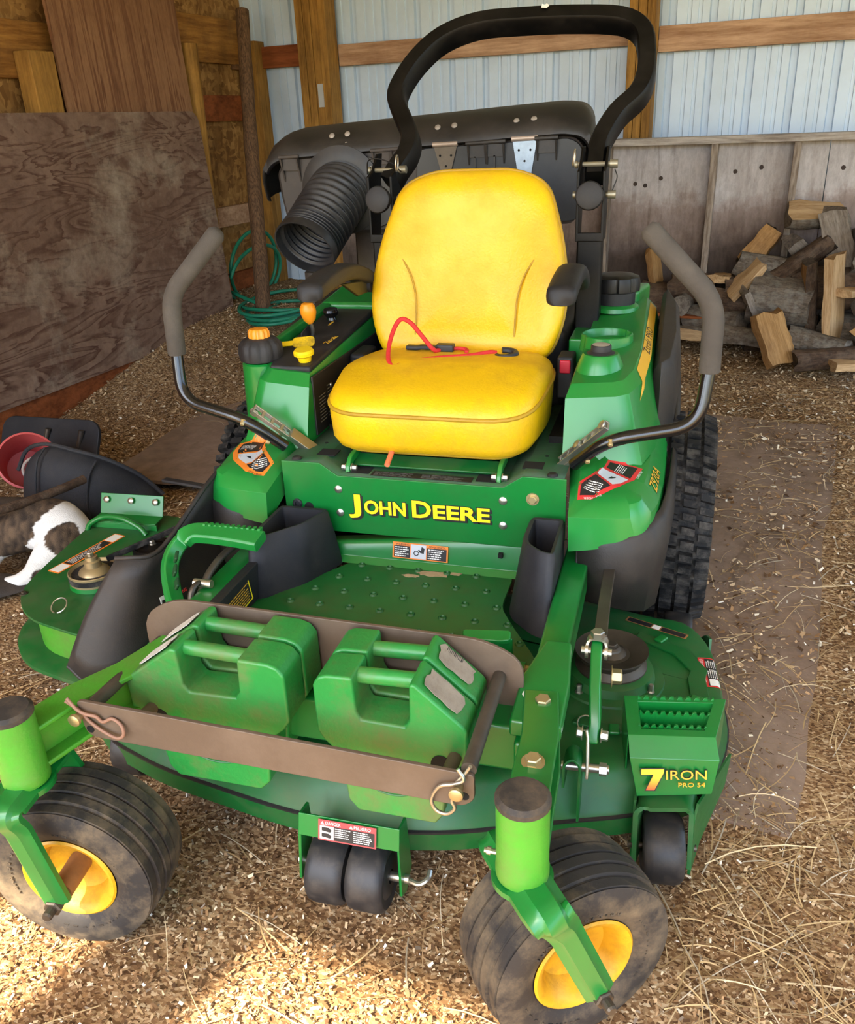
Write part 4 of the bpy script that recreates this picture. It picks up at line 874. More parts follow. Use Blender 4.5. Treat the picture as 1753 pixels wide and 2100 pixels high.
# ---------------- storage pockets
for s in (1, -1):
    if s < 0: b = [(-.205, .955), (-.225, .89), (-.26, .81), (-.335, .725), (-.372, .715), (-.372, .955)]; t = [(-.232, .948), (-.242, .91), (-.262, .85), (-.335, .760), (-.372, .75), (-.372, .948)]; zt = .488
    else: b = [(.372, .955), (.372, .69), (.335, .70), (.275, .76), (.262, .80), (.262, .955)]; t = [(.372, .948), (.372, .755), (.335, .765), (.298, .80), (.288, .835), (.288, .948)]; zt = .512
    if s < 0: b = b[::-1]; t = t[::-1]
    area = sum(t[i-1][0]*t[i][1]-t[i][0]*t[i-1][1] for i in range(len(t)))
    sg = 1 if area > 0 else -1
    tt = round_poly(t, .02, 3); bb = round_poly(b, .02, 3); ti = offset_poly(tt, .011*sg); mid = [((p[0]+q[0])/2, (p[1]+q[1])/2) for p, q in zip(tt, bb)]
    mb = MB(); mb.loft([[(x, y, .335) for x, y in bb], [(x, y, .42) for x, y in mid], [(x, y, zt-.005) for x, y in tt], [(x, y, zt) for x, y in offset_poly(tt, .004*sg)], [(x, y, zt-.002) for x, y in ti], [(x, y, .36) for x, y in offset_poly(tt, .02*sg)]])
    pk = mb.build('storage_pocket', BLK, mower, smooth=40)
mb = MB(); mb.box((-.370, .46, .335), (-.345, .76, .428)); ky = mb.build('side_kick_panel', BLK, mower, bevel=.004)
fm = frame_m((-.3445, .632, .389), (0, 1, .05), (-.1, 0, 1)); 
MB().box((-.055, -.034, 0), (.055, .034, .0012), fm).build('caution_label', YDEC, ky, smooth=0)
MB().box((-.050, -.030, .0012), (.050, .018, .0016), fm).build('label_panel', BLKD, ky, smooth=0)
mb = MB(); quad_lines(mb, fm @ Matrix.Translation((0,0,.0017)), -.046, .046, -.028, .016, 7, .4, .25, 31); mb.build('label_text', YSTR, ky, smooth=0)
text('label_heading', 'CAUTION', fm @ Matrix.Translation((0, .026, .0014)), .012, BLKD, ky, width=.06)

# ---------------- side pods (green mouldings) and black fenders
def pod(s):
    X = lambda L: [(x*s, y, z) for x, y, z in L]
    mb = MB()
    # lower moulding: front faces, chamfer, then the broad top
    xi = .386
    def ring(dx, zt):  # plan outline, inner front -> outer -> back
        return [(xi, .893), (.45, .893), (.515, .900), (.56, .925), (.580, .975), (.588, 1.05), (.592, 1.15), (.594, 1.30), (.590, 1.50), (.585, 1.72), (.36, 1.72), (.36, 1.10), (.375, .985)]
    P = ring(0, 0)
    zb = [.454, .466, .486, .503, .513, .518, .523, .545, .60, .66, .60, .55, .50]
    z1 = [.540, .543, .545, .546, .547, .549, .553, .570, .625, .685, .60, .58, .57]
    z2 = [.556, .562, .568, .574, .580, .588, .598, .622, .675, .735, .66, .612, .590]
    P1 = [(x-(.004 if i < 10 else 0), y+.004) for i, (x, y) in enumerate(P)]
    P2 = offset_poly(P, .024); P2 = [(x-(.016 if 4 <= i <= 9 else 0), y) for i, (x, y) in enumerate(P2)]; P3 = offset_poly(P, .060); P3 = [(x-(.016 if 4 <= i <= 9 else 0), y) for i, (x, y) in enumerate(P3)]
    L = [[(x, y, z) for (x, y), z in zip(P, zb)], [(x, y, z) for (x, y), z in zip(P1, z1)], [(x, y, z+.002) for (x, y), z in zip(P2, z2)], [(x, y, max(.588, z+.012) if i > 2 else z+.016) for i, ((x, y), z) in enumerate(zip(P3, z2))]]
    dense = lambda l: [tuple(p) for p in curve(l[:10], 5)]+list(l[10:])
    mb.loft([X(dense(l)) for l in L])
    # console tower
    L0 = [(.342, 1.084, .594), (.50, 1.082, .594), (.535, 1.105, .60), (.562, 1.20, .61), (.572, 1.40, .63), (.570, 1.95, .64), (.342, 1.95, .60), (.342, 1.40, .60)]
    L1 = [(.340, 1.130, .752), (.462, 1.130, .762), (.492, 1.150, .765), (.520, 1.22, .775), (.530, 1.40, .795), (.525, 1.95, .815), (.340, 1.95, .80), (.340, 1.40, .775)]
    L2 = [(.350, 1.165, .780), (.452, 1.165, .788), (.475, 1.180, .790), (.495, 1.24, .80), (.505, 1.40, .812), (.495, 1.95, .845), (.350, 1.95, .838), (.350, 1.40, .800)]
    sub = lambda A, B, t: [tuple(a+(b-a)*t for a, b in zip(p, q)) for p, q in zip(A, B)]
    mb.loft([X(l) for l in (L0, sub(L0, L1, .12), sub(L0, L1, .5), L1, L2)])
    po = mb.build('side_pod', GREENP, mower, bevel=.007, seg=3)
    # fender: black shell below the moulding
    fb = MB()
    Pf = [(.405, .905), (.47, .893), (.53, .900), (.572, .93), (.598, .985), (.608, 1.06), (.615, 1.18), (.618, 1.32), (.616, 1.50), (.612, 1.72)]
    zt = [.470, .478, .495, .512, .522, .528, .535, .56, .615, .67]; zm = [.40, .40, .41, .415, .42, .43, .45, .50, .575, .63]; zl = [.318, .312, .300, .285, .278, .300, .37, .46, .55, .61]
    Pl = [(x-.004-.010*i/10, y+.012) for i, (x, y) in enumerate(Pf)]
    fb.loft([X([(x-.012, y+.012, z+.012) for (x, y), z in zip(Pf, zt)]), X([(x, y, z-.004) for (x, y), z in zip(Pf, zt)]), X([(x+.004, y, z) for (x, y), z in zip(Pf, zm)]), X([(x, y, z) for (x, y), z in zip(Pl, zl)])], caps=False, closed=False)
    # tip of the fender hanging by the deck
    fb.loft([X([(.405, .905, .46), (.405, .905, .318)]), X([(.400, 1.02, .46), (.400, 1.02, .33)])], caps=False, closed=False)
    fe = fb.build('fender', BLKF, mower, solid=.005, smooth=50)
    # tall rear fuel tank shell
    tk = MB(); T0 = [(.532, 1.37), (.562, 1.33), (.602, 1.40), (.614, 1.60), (.605, 1.85), (.575, 1.98), (.532, 1.98)]
    tk.loft([X([(x, y, .50) for x, y in T0]), X([(x, y, .70+(y-1.36)*.12) for x, y in offset_poly(T0, .003)]), X([(x, y, .765+(y-1.36)*.14) for x, y in offset_poly(T0, .010)]), X([(x, y, .785+(y-1.36)*.14) for x, y in offset_poly(T0, .022)])])
    tk.build('fuel_tank', BLKF, mower, smooth=60, bevel=.004)
    return po, fe
podR, fenR = pod(1); podL, fenL = pod(-1)
# decals on the pods: fan-shaped labels laid on the moulding
def ccw(q): return q if sum(q[i-1][0]*q[i][1]-q[i][0]*q[i-1][1] for i in range(len(q))) > 0 else q[::-1]
def fan(s, parent, edge, bv):
    if s > 0: quad = [(.398, .938), (.44, .945), (.49, .975), (.522, 1.02), (.538, 1.085), (.455, 1.088), (.448, 1.05), (.425, 1.015), (.395, .990)]
    else: quad = [(-.405, .940), (-.395, .985), (-.43, 1.02), (-.455, 1.06), (-.46, 1.095), (-.545, 1.09), (-.538, 1.03), (-.51, .98), (-.46, .945)]
    if s > 0: a = [(.402, .950), (.436, .956), (.470, .975), (.432, 1.010), (.402, .983)]; b = [(.474, .979), (.492, .990), (.508, 1.013), (.445, 1.045), (.436, 1.016)]; c_ = [(.512, 1.02), (.526, 1.078), (.460, 1.08), (.454, 1.052)]
    else: a = [(-.414, .952), (-.402, .978), (-.432, 1.006), (-.468, .972), (-.452, .957)]; b = [(-.472, .975), (-.437, 1.010), (-.455, 1.04), (-.512, 1.012), (-.50, .992)]; c_ = [(-.457, 1.046), (-.466, 1.084), (-.530, 1.078), (-.526, 1.04), (-.516, 1.018)]
    up_ = Matrix.Translation((0, 0, .60))
    conform('fan_label', ccw(quad), up_, bv, edge, parent, .0008, 4)
    conform('label_panel', ccw(a), up_, bv, BLKD, parent, .0013, 4); conform('label_symbol', ccw(b), up_, bv, SILV, parent, .0013, 4); conform('label_panel', ccw(c_), up_, bv, BLKD, parent, .0013, 4)
    for q, dirv in ((a, (-1, .35) if s > 0 else (-1, -.5)), (c_, (.25, 1) if s > 0 else (1, .1))):
        cx = sum(p[0] for p in q)/len(q); cy = sum(p[1] for p in q)/len(q); f_ = frame_m((cx, cy, .60), (dirv[0], dirv[1], 0), (-dirv[1], dirv[0], 0)); conform('label_text', lines_2d(-.022, .022, -.012, .012, 5, .4, .25, 41), f_, bv, WHITE, parent, .0018)
    cx = sum(p[0] for p in b)/len(b); cy = sum(p[1] for p in b)/len(b); f_ = frame_m((cx, cy, .60), (1, .5*s, 0), (-.5*s, 1, 0))
    conform('label_pictogram', [(-.012, -.002), (-.004, -.004), (.006, -.003), (.012, .002), (.004, .001), (0, .006), (-.004, .002)], f_, bv, BLKD, parent, .0018, 1)
BR, BL_ = bvh_of(podR), bvh_of(podL)
fan(1, podR, RED, BR); fan(-1, podL, ORANGE, BL_)
ctext('label_heading', 'DANGER', frame_m((.432, .9465, .60), (-1, -.16, 0), (.16, -1, 0)), .008, .040, BR, WHITE, podR, .0016); ctext('label_heading', 'PELIGRO', frame_m((.5315, 1.05, .60), (-.22, -1, 0), (1, -.22, 0)), .008, .040, BR, WHITE, podR, .0016)
ctext('label_heading', 'WARNING', frame_m((-.432, .9455, .60), (-1, .14, 0), (-.14, -1, 0)), .008, .040, BL_, BLKD, podL, .0016)
# model number on the outer shoulder and yellow stripes
fz = frame_m((.572, 1.09, .574), (.03, 1, .06), (-.8, 0, 1)); ctext('model_shade', 'Z920A', fz @ Matrix.Translation((.002, -.002, 0)), .040, .118, BR, BLKD, podR, .0009, .0008); ctext('model_number', 'Z920A', fz, .040, .115, BR, YSTR, podR, .0015, .0004)
for s, po, bv in ((1, podR, BR), (-1, podL, BL_)):
    f_ = frame_m((.519*s, 0, .733), (0, s, .05*s), (-.75*s, 0, .66)); k_ = s
    st_ = [(1.18, -.035), (1.26, -.018), (1.93, -.014), (1.93, .014), (1.26, .013)]
    conform('yellow_stripe', ccw([(y*k_, z) for y, z in st_]), f_, bv, YSTR, po, .0012, 5, .2)
ctext('stripe_lettering', 'Ztrak PRO', frame_m((.519, 1.52, .809), (0, 1, .05), (-.75, 0, .66)), .030, .24, BR, BLKD, podR, .0018)
# right console fittings
T = Matrix.Translation((.410, 1.275, 0))
MB().lathe([(.062, .785), (.058, .800), (.047, .828), (.044, .832), (.035, .832), (.033, .826)], 32, T).build('cap_boss', GREENP, podR)
mb = MB(); mb.lathe([(.036, .826), (.036, .832), (.026, .838), (.026, .850), (.024, .853), (0, .853)], 28, T); gc = mb.build('fluid_cap', BLK, podR); MB().lathe([(.0225, .8532), (0, .8545)], 24, T).build('cap_disc', mat('dusty_tan_disc', (172, 160, 140), .7, var=.2, vscale=40), gc)
T = Matrix.Translation((.408, 1.485, 0)); mb = MB(); n = 40; loops = []
for r, z in ((.075, .79), (.0715, .815), (.070, .832), (.066, .834), (.0635, .828), (.060, .79)):
    loops.append([(.408+(r-(.008 if abs(math.sin(2*(2*math.pi*k/n)+.6)) > .985 else 0))*math.cos(2*math.pi*k/n), 1.485+r*math.sin(2*math.pi*k/n), z) for k in range(n)])
mb.loft(loops, caps=False); ch = mb.build('cup_holder', GREENP, podR, smooth=50); MB().lathe([(.0615, .795), (0, .795)], 32, T).build('holder_floor', GREENP, ch)
T = Matrix.Translation((.402, 1.83, 0)); MB().lathe([(.075, .83), (.072, .842), (.060, .85)], 32, T).build('filler_recess', GREENP, podR)
mb = MB(); mb.lathe([(.060, .835), (.060, .885), (.056, .89)], 36, T); fn = mb.build('filler_neck', BLK, podR)
mb = MB(); n = 64; loops = []
for r, z, sc_ in ((.058, .886, 0), (.073, .890, 1), (.074, .915, 1), (.070, .930, .7), (.055, .936, 0), (.03, .937, 0)):
    loops.append([(.402+(r-.006*sc_*(1 if (k % 8) < 2 else 0))*math.cos(2*math.pi*k/n), 1.83+(r-.006*sc_*(1 if (k % 8) < 2 else 0))*math.sin(2*math.pi*k/n), z) for k in range(n)])
mb.loft(loops); mb.build('fuel_cap', mat('ribbed_cap_black', (18, 18, 19), .4, spec=.35), podR, smooth=35)
MB().loft([[(x, y, z) for x, y in ((.352, 1.90), (.47, 1.90), (.50, 2.05), (.34, 2.05))] for z in (.80, .875)]).build('pod_tail', GREENP, podR, bevel=.012, seg=3)
MB().box((.295, 1.55, .60), (.345, 1.95, .80)).build('inner_wall', GREENP, podR, bevel=.006)
# left console: black control plate, knobs, throttle, key, filler
cpx = [(-.352, 1.175), (-.470, 1.175), (-.498, 1.28), (-.505, 1.72), (-.352, 1.72)]
mb = MB(); zf2 = lambda y: .786+(y-1.165)*.085; mb.loft([[(x, y, zf2(y)-.01) for x, y in cpx], [(x, y, zf2(y)+.009) for x, y in cpx]]); cp = mb.build('control_plate', BLK, podL, bevel=.006)
mb = MB(); mb.box((-.3425, 1.15, .61), (-.336, 1.72, .775)); ip = mb.build('instruction_panel', BLKD, podL, bevel=.002)
mb = MB(); fm = frame_m((-.3358, 1.24, .685), (0, 1, .0), (0, 0, 1)); quad_lines(mb, fm, -.06, -.01, -.05, .03, 9, .3, .3, 51); quad_lines(mb, fm, .0, .05, -.05, .045, 10, .3, .3, 52); mb.build('panel_text', mat('dim_print', (128, 124, 114), .7), ip, smooth=0)
for y, z in ((1.27, .72), (1.48, .73), (1.38, .70)): MB().lathe([(.006, 0), (.005, .003), (0, .004)], 12, axis_m((-.336, y, z), (1, 0, 0))).build('panel_screw', STEEL, ip)
mb = MB(); mb.loft([[(-.512, 1.3, z), (-.530, 1.3, z), (-.540, 1.78, z+.03), (-.50, 1.78, z+.03)] for z in (.80, .83)]); mb.build('console_rim', GREENP, podL, bevel=.006)
mb = MB(); mb.loft([[(-.335, 1.72, z), (-.54, 1.72, z), (-.55, 1.98, z+.02), (-.335, 1.98, z+.02)] for z in (.60, .86)]); mb.build('rear_housing', GREENP, podL, bevel=.014, seg=3)
T = Matrix.Translation((-.528, 1.245, 0)); MB().lathe([(.060, .60), (.058, .70), (.055, .785), (.050, .79)], 32, T).build('filler_neck', GREENP, podL)
mb = MB(); n = 60; loops = []
for r, z, sc_ in ((.050, .792, 0), (.060, .796, .3), (.063, .815, .6), (.060, .838, 1), (.047, .852, 1), (.030, .856, 0)):
    loops.append([(-.528+(r-.007*sc_*max(0, math.sin(k*2*math.pi/6)))*math.cos(2*math.pi*k/n), 1.245+(r-.007*sc_*max(0, math.sin(k*2*math.pi/6)))*math.sin(2*math.pi*k/n), z) for k in range(n)])
mb.loft(loops); fc = mb.build('fuel_cap', BLK, podL, smooth=45)
mb = MB(); n = 48; loops = []
for r, z in ((.030, .852), (.030, .872), (.025, .880), (.010, .882)): loops.append([(-.528+(r-.003*(1 if k % 4 < 2 else 0))*math.cos(2*math.pi*k/n), 1.245+(r-.003*(1 if k % 4 < 2 else 0))*math.sin(2*math.pi*k/n), z) for k in range(n)])
mb.loft(loops); mb.build('cap_knob', OPLAS, fc, smooth=35)
T = Matrix.Translation((-.384, 1.22, .788)) @ Matrix.Rotation(math.radians(8), 4, 'X')
mb = MB(); mb.lathe([(.012, -.005), (.016, .008), (.019, .022), (.0195, .026), (.028, .032), (.0285, .040), (.024, .046), (0, .047)], 28, T); mb.build('blade_switch_knob', YPLAS, cp)
T = Matrix.Translation((-.452, 1.60, .808)) @ Matrix.Rotation(math.radians(6), 4, 'X')
mb = MB(); mb.lathe([(.020, -.01), (.018, .02), (.014, .032), (.022, .040), (.025, .050), (.022, .057), (0, .059)], 28, T); mb.build('choke_knob', BLKG, cp)
mb = MB(); mb.tube(curve([(-.457, 1.45, .79), (-.452, 1.44, .82), (-.446, 1.43, .84), (-.447, 1.42, .865)], 6), .0055, 10); tl = mb.build('throttle_lever', STEEL, cp)
MB().lathe([(.008, 0), (.018, .012), (.0235, .032), (.023, .048), (.016, .060), (0, .064)], 28, axis_m((-.447, 1.42, .858), (-.04, -.12, 1))).build('throttle_knob', OPLAS, tl)
MB().prism([(1.38, .80), (1.46, .80), (1.45, .845), (1.40, .835)], -.470, -.466, 'yz').build('throttle_guard', BLK, cp)
mb = MB(); fm = frame_m((-.431, 1.325, .826), (1, .35, .05), (-.3, .8, .45)); mb.prism(rrect(.062, .040, .012), -.002, .002, 'xy', fm); mb.build('key_tag', mat('worn_yellow_tag', (238, 196, 30), .5, var=.1, vscale=20, dirt=(96, 70, 30), dirt_amt=.85, dirt_scale=28), cp)
mb = MB(); mb.prism([(-.075, -.008), (-.03, -.008), (-.03, .010), (-.068, .010)], -.003, 0, 'xy', fm); mb.build('second_tag', YPLAS, cp, smooth=0)
text('plate_lettering', 'Ztrak', frame_m((-.378, 1.40, zf2(1.40)+.0095), (.1, 1, .075), (-1, .1, 0)), .024, YSTR, cp, width=.07)
text('plate_lettering', 'CHOKE', frame_m((-.438, 1.555, zf2(1.555)+.0095), (0, 1, .075), (-1, 0, 0)), .010, YSTR, cp, width=.04)
# ---------------- engine and hydraulics seen dark behind the seat
mb = MB(); mb.box((-.28, 1.66, .45), (.28, 2.15, .80)); eng = mb.build('engine_cover', BLK, mower, bevel=.03, seg=3)
mb = MB(); mb.box((-.33, 1.22, .55), (-.29, 1.66, .62)); mb.build('seat_frame_rail', BLKR, mower); MB().box((.29, 1.22, .55), (.33, 1.66, .62)).build('seat_frame_rail', BLKR, mower)
mb = MB(); mb.box((.28, 1.42, .66), (.325, 1.50, .78)); sbk = mb.build('seat_belt_buckle', BLK, mower, bevel=.008, seg=3); MB().box((.288, 1.412, .735), (.318, 1.422, .772)).build('release_button', REDP, sbk, bevel=.004)
mb = MB(); mb.box((-.335, 1.42, .66), (-.285, 1.54, .77)); mb.build('seat_belt_reel', BLK, mower, bevel=.012, seg=3)

# ---------------- seat
def rr_out(hwf, hwm, hwb, y0, y1, rf, rb, n=6):
    p = [(-hwb, y1), (-hwm, (y0+y1)/2), (-hwf, y0), (hwf, y0), (hwm, (y0+y1)/2), (hwb, y1)]
    return round_poly(p, [rb, .15, rf, rf, .15, rb], n)
so = rr_out(.262, .292, .262, 1.015, 1.50, .11, .10)
mb = MB(); lo = []
for ins_, z, k in ((.070, .607, 0), (.045, .610, 0), (.018, .622, 0), (.004, .645, 0), (0, .695, .3), (0, .722, .7), (.003, .731, 1), (.012, .745, 1), (.035, .758, 1), (-.70, .766, 1), (-.45, .766, 1), (-.15, .764, 1)):
    q = [(x*-ins_, 1.26+(y-1.26)*-ins_) for x, y in so] if ins_ < 0 else offset_poly(so, ins_) if ins_ else so; lo.append([(x, y, z+k*(.040*min(1, (y-1.015)/.22)-.020*max(0, (y-1.25)/.25))) for x, y in q])
mb.loft(lo); cu = mb.build('seat_cushion', YSEAT, mower, smooth=80)
mb = MB(); mb.tube([(x, y, z) for x, y, z in lo[5]], .0055, 8, loop=True); mb.build('piping', YPIPE, cu, smooth=80)
mb = MB(); mb.tube([(x, y, z+.002) for x, y, z in lo[1]], .006, 8, loop=True); mb.build('bottom_welt', YPIPE, cu, smooth=80)
bo = round_poly([(-.245, .745), (.245, .745), (.283, .86), (.285, .96), (.262, 1.08), (.215, 1.215), (.12, 1.252), (-.12, 1.252), (-.215, 1.215), (-.262, 1.08), (-.285, .96), (-.283, .86)], .07, 4)
ly = lambda z: 1.485+(z-.745)*.30
mb = MB(); lo = []
for ins_, dy in ((.03, .115), (.008, .10), (0, .07), (0, .03), (.002, .018), (.014, .004), (.035, -.006), (.06, -.010), (-.62, -.002), (-.40, .006), (-.15, .008)):
    q = [(x*-ins_, .99+(z-.99)*-ins_) for x, z in bo] if ins_ < 0 else offset_poly(bo, ins_) if ins_ else bo; lo.append([(x, ly(z)+dy+.045*(abs(x)/.285)**3*(-1)*(1 if dy < .02 else .3), z) for x, z in q])
mb.loft(lo); bk_ = mb.build('seat_back', YSEAT, mower, smooth=80)
mb = MB(); mb.tube(lo[3], .0055, 8, loop=True); mb.build('piping', YPIPE, bk_, smooth=80)
for s in (1, -1):
    pts_ = [(.232*s, 1.06), (.20*s, 1.03), (.168*s, .98), (.150*s, .92), (.147*s, .85), (.147*s, .765)]
    mb = MB(); mb.tube(curve([(x, ly(z)-.0095-.010*(abs(x)/.2)**2, z) for x, z in pts_], 6), .0026, 6); mb.build('stitched_seam', YPIPE, bk_, smooth=80)
    # armrests
    path = [(.322*s, 1.14, .993), (.321*s, 1.17, 1.0), (.320*s, 1.28, 1.013), (.317*s, 1.40, 1.01), (.315*s, 1.50, .985), (.312*s, 1.56, .96)]
    loops = []
    for i, p in enumerate(curve(path, 4)):
        t = i/20; w = .036 if i > 1 else .028+.004*i; h = .024 if i > 1 else .018+.003*i
        loops.append([(p.x+w*math.copysign(abs(math.cos(a))**.6, math.cos(a)), p.y, p.z+h*math.copysign(abs(math.sin(a))**.6, math.sin(a))) for a in np.linspace(0, 2*math.pi, 20, endpoint=False)])
    mb = MB(); mb.loft(loops); ar = mb.build('armrest', BLK, mower, smooth=70)
    mb = MB(); mb.prism([(1.32, .99), (1.54, .965), (1.54, .93), (1.44, .935)], .296*s, .308*s, 'yz'); mb.build('armrest_underside', mat('olive_reflection', (52, 47, 24), .5), ar, bevel=.004)  # added wedge under the pad; olive puts a yellow reflection into its colour
    MB().lathe([(.02, 0), (.02, .012), (.012, .016)], 18, axis_m((.286*s, 1.53, .95), (s, 0, 0))).build('pivot_knob', BLK, ar)

# ---------------- steering levers
for s in (1, -1):
    base = [(.345, 1.045, .590), (.40, 1.015, .645), (.445, .990, .692), (.50, .985, .712), (.56, .990, .727), (.625, 1.010, .736), (.668, 1.030, .775), (.670, 1.045, .87)]
    mb = MB(); mb.tube(fillet(mirx([(.378, 1.028, .620), (.455, .982, .703), (.655, 1.015, .738), (.668, 1.045, .88)], s), [.06, .06], 8), .0155, 14); lv = mb.build('steering_lever', BLKG, mower, smooth=60)
    gp = fillet(mirx([(.667, 1.043, .858), (.665, 1.050, 1.005), (.520, 1.068, 1.152)], s), [.05], 10)
    n_ = len(gp); mb = MB(); mb.tube([gp[0]+Vector((0,0,-.004))]+gp+[gp[-1]+(gp[-1]-gp[-2]).normalized()*.012], .0235, 18, radii=[.0215]+[.0235]*n_+[.015]); mb.build('foam_grip', FOAM, lv, smooth=60)
    # slotted adjuster bracket the tube is bolted to
    a = Vector((.338*s, 1.058, .592)); b_ = Vector((.455*s, 1.000, .715)); d = (b_-a)
    nrm = Vector((0, 1, 0)).cross(d).normalized()*s
    fm = frame_m(a, d, Vector((0, 1, .2)))
    off = Vector((0, .026, .008)); L_ = d.length
    mb = MB(); fm2 = frame_m(a+off, d, Vector((.0, 1, .45)))
    mb.box((0, -.013, -.003), (L_, -.009, .010), fm2); mb.box((0, .009, -.003), (L_, .013, .010), fm2)
    for k in range(7): x = L_*k/6.0; mb.box((max(0, x-.004), -.010, -.003), (min(L_, x+.004), .010, .004), fm2)
    mb.box((-.02, -.016, -.012), (L_*.35, .016, -.003), fm2)
    br = mb.build('adjuster_bracket', STEEL, lv, bevel=.001, smooth=30)
    for t in (.45, .95): MB().lathe([(.012, 0), (.012, .004), (.006, .007)], 16, axis_m(fm2 @ Vector((L_*t, 0, .012)), fm2.to_3x3() @ Vector((0, 0, 1)))).build('carriage_bolt', STEEL, br)
    for t in (.55, 1.0):
        q = a+d*t+Vector((.01*s, -.02, -.012)); bolt(br, q, (0, -.6, -.5), .006, .012, BRASS)

# ---------------- roll bar
rp = [(.330, 1.775, 1.215), (.330, 1.80, 1.248), (.335, 1.86, 1.305), (.372, 1.945, 1.376), (.424, 2.0, 1.425), (.443, 2.05, 1.474), (.440, 2.12, 1.545), (.418, 2.175, 1.607), (.350, 2.205, 1.645), (.20, 2.215, 1.660), (.05, 2.215, 1.664), (-.10, 2.205, 1.660), (-.215, 2.17, 1.624), (-.285, 2.10, 1.558), (-.325, 2.03, 1.483), (-.322, 1.985, 1.437), (-.285, 1.935, 1.382), (-.252, 1.885, 1.334), (-.250, 1.835, 1.29), (-.268, 1.79, 1.253), (-.288, 1.765, 1.215)]
pc = curve(rp, 4); mb = MB(); loops = []; 
fwdn = Vector((0, -.74, .67)).normalized()   # normal of the plane the hoop lies in
for i, p in enumerate(pc):
    t = (pc[min(i+1, len(pc)-1)]-pc[max(i-1, 0)]).normalized(); y = (fwdn-t*fwdn.dot(t)).normalized(); x = t.cross(y)
    loops.append([tuple(p+x*u*.027+y*v*.036) for u, v in ((-1,-.8),(-.8,-1),(.8,-1),(1,-.8),(1,.8),(.8,1),(-.8,1),(-1,.8))])
mb.loft(loops); rb = mb.build('roll_bar', BLKR, mower, smooth=40)
MB().prism([(-.012, -.006), (.006, -.009), (.013, .002), (.004, .010), (-.002, .005), (-.011, .009)], .0365, .0372, 'xy', frame_m((.115, 2.22, 1.676), (1, 0, 0), (0, .67, .74))).build('paint_chip', CHALK, rb, smooth=0)
for s, x0 in ((1, .328), (-1, -.300)):
    mb = MB(); mb.loft([[(x0+a*.036, 1.735+b*.036, z) for a, b in ((-1,-1),(1,-1),(1,1),(-1,1))] for z in (.50, 1.06)]); po = mb.build('roll_bar_post', BLKR, mower, bevel=.006)
    for d in (1, -1): MB().prism([(1.69, 1.05), (1.775, 1.05), (1.80, 1.20), (1.83, 1.30), (1.79, 1.30), (1.735, 1.255), (1.69, 1.24)], x0+d*.036-.004, x0+d*.036+.004, 'yz').build('hinge_plate', BLKR, po, bevel=.002)
    MB().box((x0-.036, 1.69, 1.05), (x0+.036, 1.70, 1.075)).build('cross_strap', BLKR, po, bevel=.003)
    mb = MB(); mb.lathe([(.012, -.02), (.012, .0), (.038, .002), (.040, .012), (.037, .022), (.033, .024), (0, .025)], 20, axis_m((x0-.002, 1.69, 1.175), (0, -1, .12))); mb.build('clamp_knob', BLK, po, smooth=40)
    for z, y in ((1.255, 1.755), (1.175, 1.73)):
        mb = MB(); mb.rod((x0-.054, y, z), (x0+.062, y, z), .007, 12); mb.lathe([(.0115, 0), (.0115, .022)], 14, axis_m((x0+.045, y, z), (1, 0, 0))); mb.lathe([(.0105, 0), (.0105, .008)], 14, axis_m((x0-.054, y, z), (1, 0, 0))); mb.build('hinge_pin', mat('zinc_pin', (150, 144, 126), .45, .7), po, smooth=30)
    mb = MB(); mb.tube(curve([(x0+.06, 1.75, 1.24), (x0+.068, 1.735, 1.22), (x0+.06, 1.73, 1.195), (x0+.055, 1.73, 1.18)] if s > 0 else [(x0-.055, 1.745, 1.245), (x0-.03, 1.69, 1.285), (x0+.01, 1.67, 1.29), (x0+.04, 1.70, 1.275), (x0+.055, 1.74, 1.25)], 5), .0018, 6); mb.build('tether', BLK, po)
    mb = MB(); mb.tube([(x0+(.055 if s < 0 else -.05)+.002*math.sin(k), 1.70+.012*math.cos(k), 1.275+.022*math.sin(k)) for k in np.linspace(0, 11, 30)], .0028, 6); mb.build('spring_clip', STEEL, po)

# ---------------- foot lift pedal on the left, brake pedal on the right
mb = MB(); path = curve([(-.315, .715, .500), (-.38, .720, .503), (-.46, .725, .503), (-.505, .722, .497), (-.535, .70, .47), (-.535, .66, .44), (-.505, .61, .41), (-.465, .56, .39), (-.44, .53, .375)], 5)
loops = []; n_ = len(path)
for i, p in enumerate(path):
    t = (path[min(i+1, n_-1)]-path[max(i-1, 0)]).normalized(); upv = Vector((.3, -.3, 1)) if i < 18 else Vector((.75, -.45, .4)); x = t.cross(upv).normalized(); y = x.cross(t)
    w, h = (.026, .014) if i < 18 else (.019, .013)
    loops.append([tuple(p+x*u*w+y*v*h) for u, v in ((-1,-.7),(-.8,-1),(.8,-1),(1,-.7),(1,.7),(.8,1),(-.8,1),(-1,.7))])
mb.loft(loops); lp = mb.build('lift_pedal', GREENP, mower, bevel=.003)
mb = MB()
for k in range(11):
    x = -.325-.0145*k; mb.cbox((x, .738, .5185), (.008, .016, .010))
mb.build('pedal_teeth', GREENP, lp, bevel=.0015); lp.children[-1]['kind'] = 'stuff'
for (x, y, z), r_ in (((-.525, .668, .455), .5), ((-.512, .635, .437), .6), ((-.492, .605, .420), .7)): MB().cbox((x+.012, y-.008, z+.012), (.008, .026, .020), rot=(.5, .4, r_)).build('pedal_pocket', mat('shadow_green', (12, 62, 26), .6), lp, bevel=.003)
mb = MB(); mb.tube(curve([(-.43, .60, .40), (-.425, .66, .44), (-.415, .75, .455), (-.40, .95, .43)], 5), .009, 10); lk = mb.build('lift_linkage', STEELD, mower)
